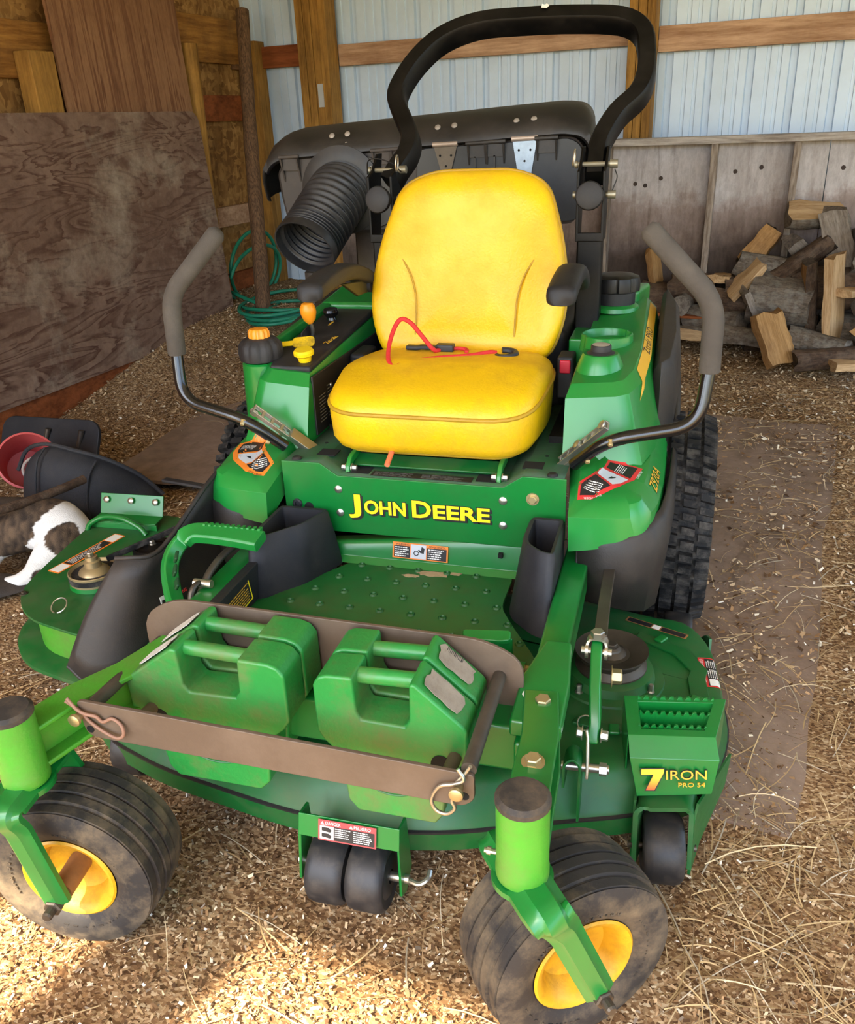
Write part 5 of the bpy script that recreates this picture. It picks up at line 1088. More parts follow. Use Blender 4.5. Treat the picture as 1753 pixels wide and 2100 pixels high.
mb = MB(); mb.tube([(-.43+.004*math.cos(t), .60+.028*math.cos(t), .405+.03*math.sin(t)) for t in np.linspace(0, 6.28, 20, endpoint=False)], .007, 8, loop=True); mb.build('link_eye', STEELD, lk); mb = MB(); mb.rod((-.445, .615, .43), (-.40, .615, .43), .010, 12); mb.build('link_pin', STEEL, lk)
mb = MB(); fm = frame_m((.262, .548, .418), (1, .05, 0), (0, 1, .25))
mb.prism(round_poly([(-.050, .012), (.050, .020), (.052, -.008), (.030, -.014), (-.030, -.014), (-.048, -.004)], .006, 2), -.006, .008, 'xy', fm); mb.prism([(-.022, -.012), (.026, -.014), (.050, .0), (.055, .01), (.03, .012), (-.01, .008)], -.055, -.004, 'xy', fm)
bp_ = mb.build('brake_pedal', GREENP, mower, bevel=.004, seg=3)
MB().rod((.29, .535, .368), (.345, .53, .362), .016, 16).build('pedal_pivot', GREENP, bp_); bolt(bp_, (.345, .53, .362), (1, 0, 0), .010, .010, BRASS)

# ---------------- weight bracket across the front
mb = MB(); mb.prism(round_poly([(-.405, .31), (.372, .285), (.372, .50), (.30, .535), (-.33, .545), (-.405, .50)], [.03, .04, .05, .05, .05, .05], 4), .362, .370, 'xz')
wb = mb.build('weight_bracket', BROWNM, mower, bevel=.0015)
mb = MB(); mb.prism(round_poly([(-.370, .492), (-.362, .416), (.322, .402), (.342, .418), (.342, .468)], [.012, .022, .022, .012, .008], 4), .092, .100, 'xz'); fp = mb.build('retaining_plate', BROWNM, wb, bevel=.0015)
for x, z in ((-.352, .433), (.326, .424)): MB().lathe([(.0075, 0), (.0075, .0008), (0, .0008)], 16, axis_m((x, .092, z), (0, -1, 0))).build('hole', HOLE, fp)
for x0, z0, x1, z1 in ((.328, .462, .332, .472), (-.375, .440, -.345, .478)):
    MB().rod((x0, .365, z0), (x1, .100, z1), .0125, 16).build('spacer_rod', mat('dusty_rod_steel', (62, 54, 45), .55, var=.2, vscale=20, dirt=(104, 90, 72), dirt_amt=.4, dirt_scale=12), wb)
for x, z in ((-.362, .466), (.318, .444)):
    mb = MB(); mb.rod((x, .103, z), (x, .074, z), .0075, 14); mb.lathe([(.0115, 0), (.0115, .006), (.008, .008)], 16, axis_m((x, .074, z), (0, -1, 0))); mb.build('retaining_pin', BRASS, fp, smooth=40)
hp = [(0, .030), (.010, .012), (-.006, .0), (-.030, -.012), (-.045, -.045), (-.038, -.068), (-.020, -.070), (-.006, -.052), (-.010, -.034), (.004, -.020), (-.004, -.004), (.012, .022), (.020, .038)]
mb = MB(); mb.tube(curve([(.318+x, .085-.003*math.sin(i), .454+z*.95) for i, (x, z) in enumerate(hp)], 5), .0032, 8); mb.build('hairpin_clip', STEEL, fp, smooth=60)
hp2 = [(-.022, .030), (-.006, .012), (.010, .004), (.030, .0), (.040, -.012), (.060, -.002), (.078, -.012), (.080, -.030), (.066, -.038), (.040, -.030), (.012, -.014), (-.004, .004), (-.028, .022)]
mb = MB(); mb.tube(curve([(-.358+x, .085-.003*math.sin(i), .470+z) for i, (x, z) in enumerate(hp2)], 5), .0032, 8); mb.build('hairpin_clip', mat('rusty_wire', (140, 104, 84), .6), fp, smooth=60)
bolt(wb, (.348, .360, .33), (0, -1, 0), .012, .012, STEEL)
mb = MB(); mb.rod((.285, .36, .385), (.285, .105, .42), .012, 14); mb.build('hanger_rod', BROWNM, wb); mb = MB(); mb.rod((-.30, .36, .385), (-.30, .105, .42), .012, 14); mb.build('hanger_rod', BROWNM, wb)

# ================================================================== suitcase weights (four, lifted on by hand)
def weight(name, s, y, label):
    """s=+1: inner edge on the left, sloping shoulder to the right"""
    w = empty(name, (.036 if s > 0 else -.020, y, .272)); w.scale = ((.855 if s > 0 else 1.03), 1, 1); tag(w, label, 'weight', 'suitcase weights on the front bracket')
    out = [(0, .150), (.0, .245), (.012, .262), (.030, .268), (.086, .270), (.090, .200), (.098, .186), (.190, .184), (.200, .200), (.203, .272), (.214, .274), (.310, .200), (.318, .190), (.316, .125), (.275, .095), (.262, 0), (.245, -.022), (.075, -.022), (.055, 0), (.045, .10), (.012, .13)]
    if s < 0: out = [(-a, b) for a, b in out][::-1]
    mb = MB(); mb.prism(out, -.0375, .0375, 'xz'); b_ = mb.build('body', GREENW, w, bevel=.009, seg=3)
    mb = MB(); mb.rod((.082*s, 0, .252), (.206*s, 0, .256), .0145, 18); mb.build('handle', GREENW, w)
    for r_ in (.075, .068):
        mb = MB(); mb.tube([(.155*s+r_*math.cos(t), -.0375, .09+r_*.8*math.sin(t)) for t in np.linspace(math.pi*1.12, math.pi*1.88, 16)], .0022, 6); mb.build('cast_arc', GREEND, b_)
    MB().lathe([(.021, 0), (.021, .001), (0, .001)], 20, axis_m((.262*s, -.038, .115), (0, -1, 0))).build('rod_hole', HOLE, b_)
    f_ = frame_m((.263*s, 0, .2395), (.096*s, 0, -.074), (0, 1, 0) if s > 0 else (0, -1, 0))
    mb = MB(); rg = random.Random(int(y*1000)); pts_ = []
    for k in range(16):
        a = 2*math.pi*k/16; q = (abs(math.cos(a))**8+abs(math.sin(a))**8)**(-1/8); pts_.append((.046*q*math.cos(a)*rg.uniform(.86, 1.03), .026*q*math.sin(a)*rg.uniform(.86, 1.03)))
    mb.prism(pts_, .0006, .0016, 'xy', f_); mb.build('torn_label' if s < 0 else 'dirty_label', PAPER if s < 0 else PAPERD, b_, smooth=0)
    if s > 0 and y > .25:
        mb = MB(); 
        for k in range(12): mb.box((-.03+.0035*k, .012, .0016), (-.03+.0035*k+rg.choice((.001, .002)), .026, .002), f_)
        mb.build('bar_code', BLKD, b_, smooth=0)
    return w
weight('suitcase_weight', -1, .2375, 'green suitcase weight with torn white label remains, against the brown retaining plate')
weight('suitcase_weight', -1, .3195, 'green suitcase weight with torn white label remains, against the brown back plate')
weight('suitcase_weight', 1, .2300, 'green suitcase weight with dirty brown label, against the brown retaining plate')
weight('suitcase_weight', 1, .3120, 'green suitcase weight with dirty barcode label, against the brown back plate')
# ================================================================== grass collector behind the seat
gc_ = empty('grass_collector', (0, 0, 0)); tag(gc_, 'black grass collector hood with ribbed hose behind the mower seat', 'grass collector')
HOODM = mat('collector_black_plastic', (30, 29, 28), .45, var=.15, dirt=(96, 86, 78), dirt_amt=.4, dirt_scale=3)
HOODG = mat('collector_greyed_plastic', (58, 52, 48), .6, var=.12, dirt=(110, 98, 92), dirt_amt=.5, dirt_scale=3)
def hz(x, z): return z+(x+.33)*.034
fo = round_poly([(-.86, 1.02), (.22, 1.02), (.245, 1.10), (.245, 1.27), (.20, 1.308), (-.82, 1.308), (-.895, 1.26), (-.885, 1.15)], .03, 4)
mb = MB(); mb.loft([[(x, 2.25, hz(x, z)) for x, z in offset_poly(fo, .012)], [(x, 2.262, hz(x, z)) for x, z in fo], [(x, 2.75, hz(x, z)+.02) for x, z in fo], [(x, 2.82, hz(x, z)-.02) for x, z in offset_poly(fo, .07)]]); mb.build('hopper', HOODG, gc_, smooth=40)
# lid: rolled lip over the front, top going back
lp_ = [(-.935, 1.165), (-.945, 1.24), (-.925, 1.30), (-.88, 1.328), (-.80, 1.335), (-.3, 1.342), (.10, 1.348), (.20, 1.345), (.255, 1.325), (.280, 1.27), (.285, 1.19), (.275, 1.10)]
lp_ = [(p.x, p.y) for p in curve([(a, b, 0) for a, b in lp_], 4)]
mb = MB(); rows = []
cxl = -.33
for sc_, dz, y in ((.985, -.040, 2.245), (.992, -.034, 2.235), (1.0, -.012, 2.238), (1.0, .030, 2.30), (.985, .052, 2.36), (.95, .065, 2.45), (.92, .068, 2.75)):
    rows.append([(cxl+(x-cxl)*sc_, y, hz(x, z)+dz*(1 if z > 1.28 else .3)) for x, z in lp_])
mb.loft(rows, caps=False, closed=False); lid = mb.build('hood_lid', HOODM, gc_, solid=.006, smooth=55)
for cx, n in ((-.64, 4), (-.24, 3), (.04, 4)):
    for dx, dz in ((-.03, .016), (.03, .018), (-.018, -.02), (.034, -.016))[:n]:
        x = cx+dx; z = hz(x, 1.348)+dz+.0; MB().lathe([(.0105, 0), (.0105, .002), (.006, .005), (0, .005)], 14, axis_m((x, 2.262+dz*.8, z-.002), (0, -.8, .6))).build('lid_rivet', mat('dull_rivet', (170, 160, 150), .5, .3), lid)
def strap_hinge(x, lng, m_, h0=1.300):
    mb = MB(); z = hz(x, h0); mb.rod((x-.045, 2.238, z+.006), (x+.045, 2.238, z+.008), .009, 12); s_ = mb.build('hinge_knuckle', mat('hinge_tan', (178, 160, 146), .45, .4), gc_)
    mb = MB(); mb.prism([(x-.042, z), (x+.042, z), (x+.014, z-lng+.012), (x+.008, z-lng), (x-.008, z-lng), (x-.014, z-lng+.012)], 2.238, 2.242, 'xz'); mb.build('strap', m_, s_, smooth=0)
    for dx, dz in ((-.02, -.03), (.02, -.03), (0, -.065), (0, -lng+.015)):
        if -dz < lng: MB().lathe([(.004, 0), (.004, .001)], 10, axis_m((x+dx, 2.2378, z+dz), (0, -1, 0))).build('screw_hole', HOLE, s_)
strap_hinge(-.235, .11, STEELD); strap_hinge(.045, .17, mat('galvanised_strap', (150, 164, 178), .4, .6, var=.15, vscale=30)); strap_hinge(-.655, .05, mat('galvanised_strap2', (176, 172, 166), .45, .5))
for x in (-.83, -.47, -.40, -.12, -.06, .12):
    z = hz(x, 1.296); mb = MB(); mb.rod((x-.04, 2.232, z+.006), (x+.04, 2.232, z+.008), .007, 10)
    mb.prism([(x-.034, z), (x+.034, z), (x+.034, z-.04), (x-.034, z-.04)], 2.236, 2.25, 'xz')
    for d in (-.034, .030): mb.prism([(2.22, z), (2.25, z), (2.25, z-.08)], x+d, x+d+.006, 'yz')
    mb.build('hinge_boss', HOODG if x < -.3 else HOODM, gc_)
for x in (-.13, -.06): MB().box((x-.003, 2.236, 1.06), (x+.003, 2.25, hz(x, 1.26))).build('face_rib', HOODM, gc_)
MB().loft([[(x, y, hz(x, z)) for x, z in round_poly([(-.36, 1.03), (.235, 1.03), (.24, 1.27), (.20, 1.298), (-.34, 1.298)], .03, 3)] for y in (2.244, 2.256)]).build('face_panel', mat('hood_blue_black', (24, 25, 28), .42, var=.15, dirt=(70, 70, 72), dirt_amt=.3, dirt_scale=6), gc_, bevel=.003)
# plate and ribbed hose
mb = MB(); mb.prism([(x, hz(x, z)) for x, z in round_poly([(-.79, 1.06), (-.52, 1.03), (-.44, 1.06), (-.43, 1.17), (-.47, 1.20), (-.49, 1.275), (-.53, 1.285), (-.66, 1.28), (-.75, 1.24), (-.78, 1.18)], .03, 4)], 2.236, 2.246, 'xz'); ph = mb.build('hose_plate', HOODM, gc_, bevel=.002)
for x, z in ((-.745, 1.195), (-.515, 1.245), (-.50, 1.06)): bolt(ph, (x, 2.235, hz(x, z)), (0, -1, 0), .010, .006, STEEL)
MB().lathe([(.11, 0), (.155, 0), (.155, .006), (.135, .012), (.112, .016)], 48, axis_m((-.632, 2.236, 1.165), (0, -1, 0))).build('hose_flange', HOODM, gc_)
a = Vector((-.632, 2.25, 1.165)); b_ = Vector((-.694, 1.985, .995)); cpts = [a, a+Vector((-.006, -.055, -.018)), a.lerp(b_, .5)+Vector((.004, -.01, .006)), b_.lerp(a, .2), b_]
pc = curve(cpts, 30); loops_o = []; n_ = len(pc); 
def ringat(i, r):
    p = pc[i]; t = (pc[min(i+1, n_-1)]-pc[max(i-1, 0)]).normalized(); x = t.cross(Vector((0, 0, 1))).normalized(); y = x.cross(t)
    return [tuple(p+x*math.cos(2*math.pi*k/44)*r*1.04+y*math.sin(2*math.pi*k/44)*r*.97) for k in range(44)]
cyc = 15
for i in range(n_):
    t = i/(n_-1)
    if t < .86: r = .108+.0055*math.cos(t/.86*cyc*2*math.pi)
    else: r = .1135 if t > .88 else .110
    loops_o.append(ringat(i, r))
for i in range(n_-1, int(n_*.3), -1):
    t = i/(n_-1); r = .1085 if t > .86 else .1025+.0055*math.cos(t/.86*cyc*2*math.pi); loops_o.append(ringat(i, r))
mb = MB(); mb.loft(loops_o, caps=False); hs = mb.build('ribbed_hose', mat('ribbed_black_hose', (36, 36, 38), .45, var=.12, dirt=(96, 92, 88), dirt_amt=.35, dirt_scale=8), gc_, smooth=70)
mb = MB(); mb.rod((-.80, 2.33, .45), (-.80, 2.33, .86), .05, 20); mb.build('support_leg', HOODG, gc_); mb = MB(); mb.rod((-.60, 2.4, .30), (-.60, 2.4, 1.03), .035, 16); mb.build('support_leg', HOODM, gc_); mb = MB(); mb.rod((.10, 2.4, .40), (.10, 2.4, 1.03), .035, 16); mb.build('support_leg', HOODM, gc_)
mb = MB(); mb.box((-.86, 2.28, .42), (.14, 2.46, .47)); mb.build('mount_beam', HOODM, gc_, bevel=.006)
mb = MB(); mb.box((-.62, 2.30, .62), (-.50, 2.62, 1.03)); mb.build('chute_duct', HOODM, gc_, bevel=.01)
# blue tarp bundle behind
mb = MB(); nn = 14; rows = []
for j in range(9):
    v = j/8; rows.append([(-1.02+.50*k/nn+.02*math.sin(k*1.7+j), 2.86+.34*v, .02+(.80 if 0 < j < 8 else 0)*math.sin(math.pi*min(1, max(0, v)))**.5*(.55+.55*k/nn)+.015*math.sin(k*2.3+j*1.9)) for k in range(nn+1)])
mb.loft(rows, caps=False, closed=False); ob = mb.build('blue_tarp', mat('blue_tarp', (38, 62, 150), .5, var=.15), smooth=60, solid=.004); tag(ob, 'blue tarp bundle on the floor behind the mower seat', 'tarp')

# ================================================================== red bungee cord on the seat
BG = mat('black_hook_plastic', (40, 42, 46), .45)
bc = empty('bungee_cord', (0, 1.3, .79)); tag(bc, 'red bungee cord with black plastic hooks lying on the yellow seat', 'bungee cord')
def L(p): return (p[0], p[1]-1.3, p[2]-.79)
mb = MB(); mb.tube(curve([L(p) for p in ((-.04, 1.39, .800), (-.055, 1.36, .805), (-.085, 1.35, .845), (-.115, 1.35, .880), (-.140, 1.345, .892), (-.155, 1.33, .875), (-.160, 1.29, .84), (-.150, 1.24, .81), (-.130, 1.21, .796), (-.110, 1.225, .797), (-.085, 1.27, .796), (-.02, 1.31, .797), (.05, 1.34, .797), (.10, 1.37, .800), (.118, 1.38, .797))], 7), .0062, 10); mb.build('cord', REDC, bc, smooth=70)
mb = MB(); mb.tube(curve([L(p) for p in ((-.03, 1.385, .800), (.005, 1.40, .801), (.03, 1.395, .799), (.035, 1.37, .798))], 6), .0055, 8); mb.build('cord_tail', REDC, bc, smooth=70)
mb = MB(); mb.bar([L((-.145, 1.395, .802)), L((-.115, 1.393, .802)), L((-.10, 1.392, .804)), L((-.06, 1.390, .804)), L((-.01, 1.388, .808))], .022, .012, side=(0, 1, 0)); mb.box((-.055, .075, .005), (-.005, .105, .025)); mb.build('hook', BG, bc, bevel=.003)
mb = MB(); mb.tube([L((.150+.026*math.cos(t), 1.36+.022*math.sin(t), .800+.006*math.sin(t*.5))) for t in np.linspace(-2.9, 2.2, 18)], .0085, 8); mb.build('hook', BG, bc)

# ================================================================== firewood
BK1 = wood('grey_bark', (70, 60, 50), (134, 120, 104), scale=(4, 12, 12), wave=.6, distort=8, bump=1, dirt=(150, 146, 136), dirt_amt=.5, dirt_scale=18)
BK2 = wood('dark_brown_bark', (52, 38, 28), (106, 82, 62), scale=(4, 12, 12), wave=.6, distort=8, bump=1, dirt=(128, 112, 96), dirt_amt=.4, dirt_scale=14)
SP1 = wood('fresh_split_wood', (152, 118, 78), (208, 176, 134), scale=(1.2, 14, 14), wave=.8, distort=3, bump=.5)
SP2 = wood('amber_split_wood', (138, 100, 56), (194, 150, 96), scale=(1.2, 14, 14), wave=.8, distort=3, bump=.5, dirt=(90, 62, 40), dirt_amt=.5)
SP3 = wood('grey_split_wood', (104, 92, 80), (168, 156, 142), scale=(1.2, 14, 14), wave=.8, distort=3, bump=.6, dirt=(96, 78, 60), dirt_amt=.5)
EN1 = wood('grey_end_grain', (84, 74, 64), (146, 134, 120), scale=(10, 10, 10), wave=.8, distort=4, bump=.5)
EN2 = wood('dark_end_grain', (58, 50, 44), (110, 98, 86), scale=(10, 10, 10), wave=.8, distort=4, bump=.5)
def log(loc, length, r, rot, typ, mats, label, seed, grp='firewood heaped against the partition', cat='log'):
    rg = random.Random(seed); sec = []
    if typ == 'round': sec = [(r*math.cos(a), r*math.sin(a), 0) for a in np.linspace(0, 2*math.pi, 14, endpoint=False)]
    elif typ == 'half': sec = [(r*math.cos(a), r*math.sin(a), 0) for a in np.linspace(0, math.pi, 9)]+[(-r*.4, -.02*r, 1), (r*.3, .05*r, 1)]
    elif typ == 'quarter': sec = [(r*math.cos(a), r*math.sin(a), 0) for a in np.linspace(.05, math.pi/2, 7)]+[(.03*r, r*.5, 1), (0, 0, 1), (r*.5, .04*r, 1)]
    elif typ == 'slab': sec = [(-r, -.25*r, 1), (-r*.3, -.32*r, 1), (r*.5, -.26*r, 1), (r, -.2*r, 1), (r*.95, .2*r, 1), (r*.2, .3*r, 1), (-r*.5, .26*r, 1), (-r*.97, .22*r, 1)]
    cx = sum(p[0] for p in sec)/len(sec); cy = sum(p[1] for p in sec)/len(sec)
    sec = [((a-cx)*(1+rg.uniform(-.09, .09)), (b-cy)*(1+rg.uniform(-.09, .09)), k) for a, b, k in sec]; n = len(sec); m = 6; v = []; f = []; mi = []
    for j in range(m):
        x = length*(j/(m-1)-.5); k = 1+rg.uniform(-.06, .06)-.08*(j/(m-1))
        for a, b, q in sec: v.append((x+(rg.uniform(-.02, .02) if j in (0, m-1) else 0), a*k+rg.uniform(-.04, .04)*r, b*k+rg.uniform(-.04, .04)*r))
    for j in range(m-1):
        for i in range(n):
            i2 = (i+1) % n; f.append((j*n+i, j*n+i2, (j+1)*n+i2, (j+1)*n+i)); mi.append(1 if (sec[i][2] or sec[i2][2]) and not (typ in ('half', 'quarter') and not (sec[i][2] or sec[i2][2])) else 0)
    f.append(tuple(range(n))[::-1]); mi.append(2); f.append(tuple(range((m-1)*n, m*n))); mi.append(2)
    me = bpy.data.meshes.new('firewood_log'); me.from_pydata(v, [], f)
    for q in mats: me.materials.append(q)
    for p, q in zip(me.polygons, mi): p.material_index = q
    bm = bmesh.new(); bm.from_mesh(me); bmesh.ops.recalc_face_normals(bm, faces=bm.faces); bm.to_mesh(me); bm.free()
    o = link('firewood_log', me, None, smooth=40); o.location = loc; o.rotation_euler = tuple(math.radians(q) for q in rot); barn(o); tag(o, label, cat, grp); return o
GR = (BK1, SP1, EN1); DK = (BK2, SP2, EN2); GY = (BK1, SP3, EN1); FR = (BK2, SP1, SP1); AM = (BK2, SP2, SP2)
generic = 'bark covered firewood log buried in the heap'
LOGS = [
 ((.815, 4.60, .815), .28, .105, (205, 0, 4), 'half', (BK1, SP1, EN1), 'half round log with pale split face and grey top, highest on the firewood heap'),
 ((.95, 4.56, .70), .34, .15, (20, 70, 20), 'quarter', GY, 'large grey split block standing under the topmost log'),
 ((.755, 4.60, .655), .22, .095, (40, 30, 60), 'quarter', (BK1, SP3, EN2), 'grey brown chunk wedged under the topmost log'),
 ((.545, 4.64, .64), .24, .13, (-20, -55, 12), 'quarter', (BK2, SP2, EN2), 'dark wedge with amber split face leaning on the partition'),
 ((.35, 4.60, .475), .20, .075, (0, 4, 78), 'slab', FR, 'short pale split piece facing out beside the stud'),
 ((.60, 4.55, .545), .33, .075, (10, 6, -6), 'round', GY, 'round grey bark log lying level under the dark wedge'),
 ((.495, 4.46, .500), .24, .07, (20, -48, 10), 'slab', (BK2, SP1, SP1), 'pale yellow slab tilted against the round grey log'),
 ((.70, 4.43, .375), .34, .135, (60, 4, -10), 'round', (BK1, SP3, EN1), 'thick bark log with pale lichen in the middle of the heap'),
 ((.545, 4.37, .345), .24, .075, (10, 62, 30), 'slab', GY, 'grey weathered wedge leaning on the thick bark log'),
 ((.745, 4.50, .565), .42, .06, (10, -38, 8), 'round', DK, 'thin dark branch log slanting up through the heap'),
 ((.965, 4.34, .42), .46, .095, (10, 84, -14), 'slab', FR, 'tall fresh split log standing upright with a splintered top'),
 ((.845, 4.40, .38), .46, .075, (0, 83, 10), 'half', (BK2, SP2, EN2), 'dark brown barked log standing beside the splintered one'),
 ((.22, 4.33, .215), .24, .085, (25, 3, -6), 'quarter', (BK1, SP1, SP1), 'pale split log end lying on the chips in front of the heap'),
 ((.475, 4.31, .205), .30, .085, (100, 4, -8), 'quarter', GY, 'long grey split log lying on the chips, its face silvered'),
 ((.685, 4.14, .235), .28, .115, (15, 66, -20), 'slab', (BK2, SP2, SP2), 'flat golden slab leaning on the foot of the heap'),
 ((.90, 4.24, .19), .32, .065, (0, 8, -18), 'round', GY, 'grey barked log lying low behind the flat golden slab'),
 ((1.0, 4.14, .145), .40, .06, (0, -6, 8), 'round', DK, 'dark barked log lying on the chips at the foot of the heap'),
 ((.165, 4.52, .345), .26, .055, (0, 0, 84), 'round', GY, 'small round log showing its grey cut end'),
 ((.03, 4.56, .335), .30, .11, (0, 6, 8), 'round', (BK2, SP3, EN2), 'dark chunky log behind the steering lever'),
 ((.42, 4.49, .345), .30, .085, (0, 4, -6), 'round', DK, 'dark log lying level under the pale pieces'),
 ((1.06, 4.42, .45), .30, .075, (0, 4, 60), 'slab', FR, 'fresh split piece pointing out beside the splintered log'),
 ((-.04, 4.62, .52), .22, .085, (30, 78, 20), 'slab', AM, 'mossy amber split piece standing on the dark chunky log'),
 ((.30, 4.47, .44), .16, .04, (10, 24, 20), 'slab', FR, 'thin curled yellow splinter on top of the dark log'),
 ((.20, 4.44, .275), .46, .035, (0, 2, -4), 'slab', (BK2, FIRR, FIRR), 'sawn reddish board lying under the small round log'),
 ((1.08, 4.10, .13), .22, .08, (0, 0, 25), 'slab', FR, 'fresh pale split piece lying flat on the chips'),
 ((1.12, 4.20, .26), .20, .06, (20, 40, 30), 'quarter', DK, 'small dark split piece on the low barked log'),
 ((.0, 4.56, .22), .34, .1, (0, 0, 20), 'round', DK, generic), ((.35, 4.48, .22), .34, .11, (0, 0, -20), 'round', GY, generic), ((.70, 4.52, .20), .36, .12, (0, 0, 12), 'round', DK, generic),
 ((1.10, 4.50, .20), .36, .12, (0, 0, -10), 'round', GY, generic), ((.55, 4.56, .40), .34, .10, (0, 0, 6), 'round', DK, generic), ((.92, 4.52, .45), .34, .12, (0, 0, -6), 'round', DK, generic),
 ((1.25, 4.40, .42), .34, .12, (0, 10, 20), 'round', GY, generic), ((1.30, 4.25, .20), .36, .11, (0, 0, -14), 'round', DK, generic), ((1.18, 4.50, .66), .32, .11, (0, 0, 8), 'round', GY, generic),
 ((-.22, 4.48, .22), .30, .10, (0, 0, 30), 'round', GY, generic), ((.20, 4.56, .42), .26, .09, (0, 0, 5), 'round', DK, generic),
]
for k, (loc, ln, r, rot, typ, mm_, lab_) in enumerate(LOGS): log(loc, ln, r, rot, typ, mm_, lab_, 100+k)

# ================================================================== things by the blower: bags, bucket, cat
BAGM = mat('black_mesh_canvas', (38, 39, 43), .75, var=.15, vscale=5, dirt=(88, 80, 72), dirt_amt=.35, dirt_scale=5, bump=.5, bscale=320)
BAGB = mat('brown_black_canvas', (56, 48, 42), .8, var=.2, vscale=5, dirt=(112, 94, 76), dirt_amt=.5, dirt_scale=5, bump=.4, bscale=200)
def cloth(name, rows, m_, label, cat, n=4, noise=.006, seed=1, sub=2):
    rg = random.Random(seed); mb = MB()
    mb.loft([[(p[0]+rg.uniform(-noise, noise), p[1]+rg.uniform(-noise, noise), p[2]+rg.uniform(-noise, noise)) for p in r] for r in rows], caps=True, closed=True)
    o = mb.build(name, m_, smooth=80, sub=sub); tag(o, label, cat); return o
# upright canvas bag, loops run round the bag from one end to the other
rows = []
for t, (x, y, w, h) in enumerate(((-1.86, 1.70, .08, .16), (-1.80, 1.70, .12, .27), (-1.70, 1.69, .14, .31), (-1.58, 1.69, .14, .29), (-1.48, 1.71, .13, .25), (-1.40, 1.76, .10, .18), (-1.34, 1.81, .05, .09))):
    rows.append([(x, y-w, .03), (x+.01, y-w*1.02, h*.4), (x+.01, y-w*.75, h*.85), (x, y-w*.35, h*1.0), (x, y+w*.2, h*1.01), (x, y+w*.8, h*.75), (x, y+w, .04), (x, y, .025)])
gb = cloth('grass_bag', rows, BAGM, 'black canvas grass bag slumped beside the blower, its mesh side up', 'bag', seed=3)
mb = MB(); mb.tube(curve([(-1.86, 1.66, .20), (-1.80, 1.665, .285), (-1.70, 1.66, .318), (-1.58, 1.66, .300), (-1.47, 1.69, .26), (-1.38, 1.75, .18), (-1.32, 1.80, .08)], 6), .008, 8); mb.build('bag_piping', BAGM, gb); mb = MB(); mb.tube(curve([(-1.50, 1.575, .03), (-1.505, 1.580, .12), (-1.495, 1.61, .22), (-1.49, 1.66, .262)], 6), .005, 8); mb.build('bag_seam', BAGM, gb); mb = MB(); mb.tube(curve([(-1.70, 1.545, .04), (-1.70, 1.55, .16), (-1.695, 1.585, .27), (-1.69, 1.64, .312)], 6), .004, 8); mb.build('bag_seam', BAGM, gb)
rows = []
for t, (x, y, w, h) in enumerate(((-2.02, 1.22, .10, .10), (-1.90, 1.24, .17, .20), (-1.76, 1.30, .17, .235), (-1.62, 1.36, .14, .225), (-1.52, 1.41, .09, .19), (-1.46, 1.46, .04, .12))):
    rows.append([(x, y-w, .10), (x, y-w*.8, h*.75), (x, y-w*.3, h), (x, y+w*.4, h*.98), (x, y+w, h*.7), (x, y+w*.9, .08), (x, y+w*.2, .10), (x, y-w*.5, .12)])
cb = cloth('canvas_flap', rows, BAGB, 'dark brown canvas cover folded over the cat', 'cover', seed=5)
rows = []
for t, (x, y, w, h) in enumerate(((-1.95, 1.05, .10, .06), (-1.80, 1.02, .16, .12), (-1.66, 1.03, .15, .13), (-1.57, 1.06, .11, .07), (-1.50, 1.10, .08, .035), (-1.40, 1.16, .04, .025))):
    rows.append([(x, y-w, .012), (x, y-w*.7, h*.75), (x, y-w*.2, h), (x, y+w*.4, h*.9), (x, y+w, .04), (x, y+w*.8, .012), (x, y, .010), (x, y-w*.6, .010)])
cloth('canvas_bag', rows, BAGB, 'flattened dark canvas bag the cat lies on', 'bag', seed=9)
mb = MB(); mb.tube(curve([(-1.62, 1.10, .262), (-1.55, 1.20, .256), (-1.50, 1.32, .250), (-1.47, 1.43, .246), (-1.455, 1.53, .242)], 5), .016, 10, radii=None); ob = mb.build('bark_stick', BK2, smooth=60); tag(ob, 'straight barked stick lying across the dark canvas cover', 'stick')
# bucket on its side, mouth towards the mower
bk = empty('red_bucket', (-1.87, 1.80, .02)); tag(bk, 'pinkish red plastic bucket tipped over beside the black canvas bag', 'bucket')
ax_ = Vector((.62, -.62, .48)).normalized(); cB = Vector((.0, -.07, .19))
BUCK = mat('faded_red_bucket', (196, 82, 80), .5, var=.12, vscale=5, dirt=(140, 60, 52), dirt_amt=.5, dirt_scale=5)
mb = MB(); mb.lathe([(.0, -.20), (.085, -.20), (.108, -.02), (.112, .0), (.116, .0), (.116, .008), (.108, .010), (.104, -.01), (.080, -.19), (0, -.19)], 48, axis_m(cB, ax_)); mb.build('pail', BUCK, bk, smooth=40)
mb = MB(); q = axis_m(cB, ax_); mb.tube([q @ Vector((.03+.055*math.cos(t), -.03+.05*math.sin(t), -.06)) for t in np.linspace(0, 6.28, 28, endpoint=False)], .006, 8, loop=True); mb.build('inner_ring', mat('dusty_white_ring', (190, 176, 164), .6), bk)
tr = empty('plastic_tray', (-1.98, 1.98, .05)); tag(tr, 'black plastic tray propped upright behind the red bucket', 'tray')
mb = MB(); fm = Matrix.Rotation(math.radians(62), 4, 'X'); mb.prism(rrect(.50, .24, .06, 5, -.03, .12), 0, .018, 'xy', fm); mb.build('tray', BLK, tr, bevel=.004)
for x in (-.05, .12): 
    mb = MB(); mb.rod(fm @ Vector((x, .12, .01)), fm @ Vector((x+.02, .19, .03)), .012, 10); mb.build('tray_peg', STEELD, tr)
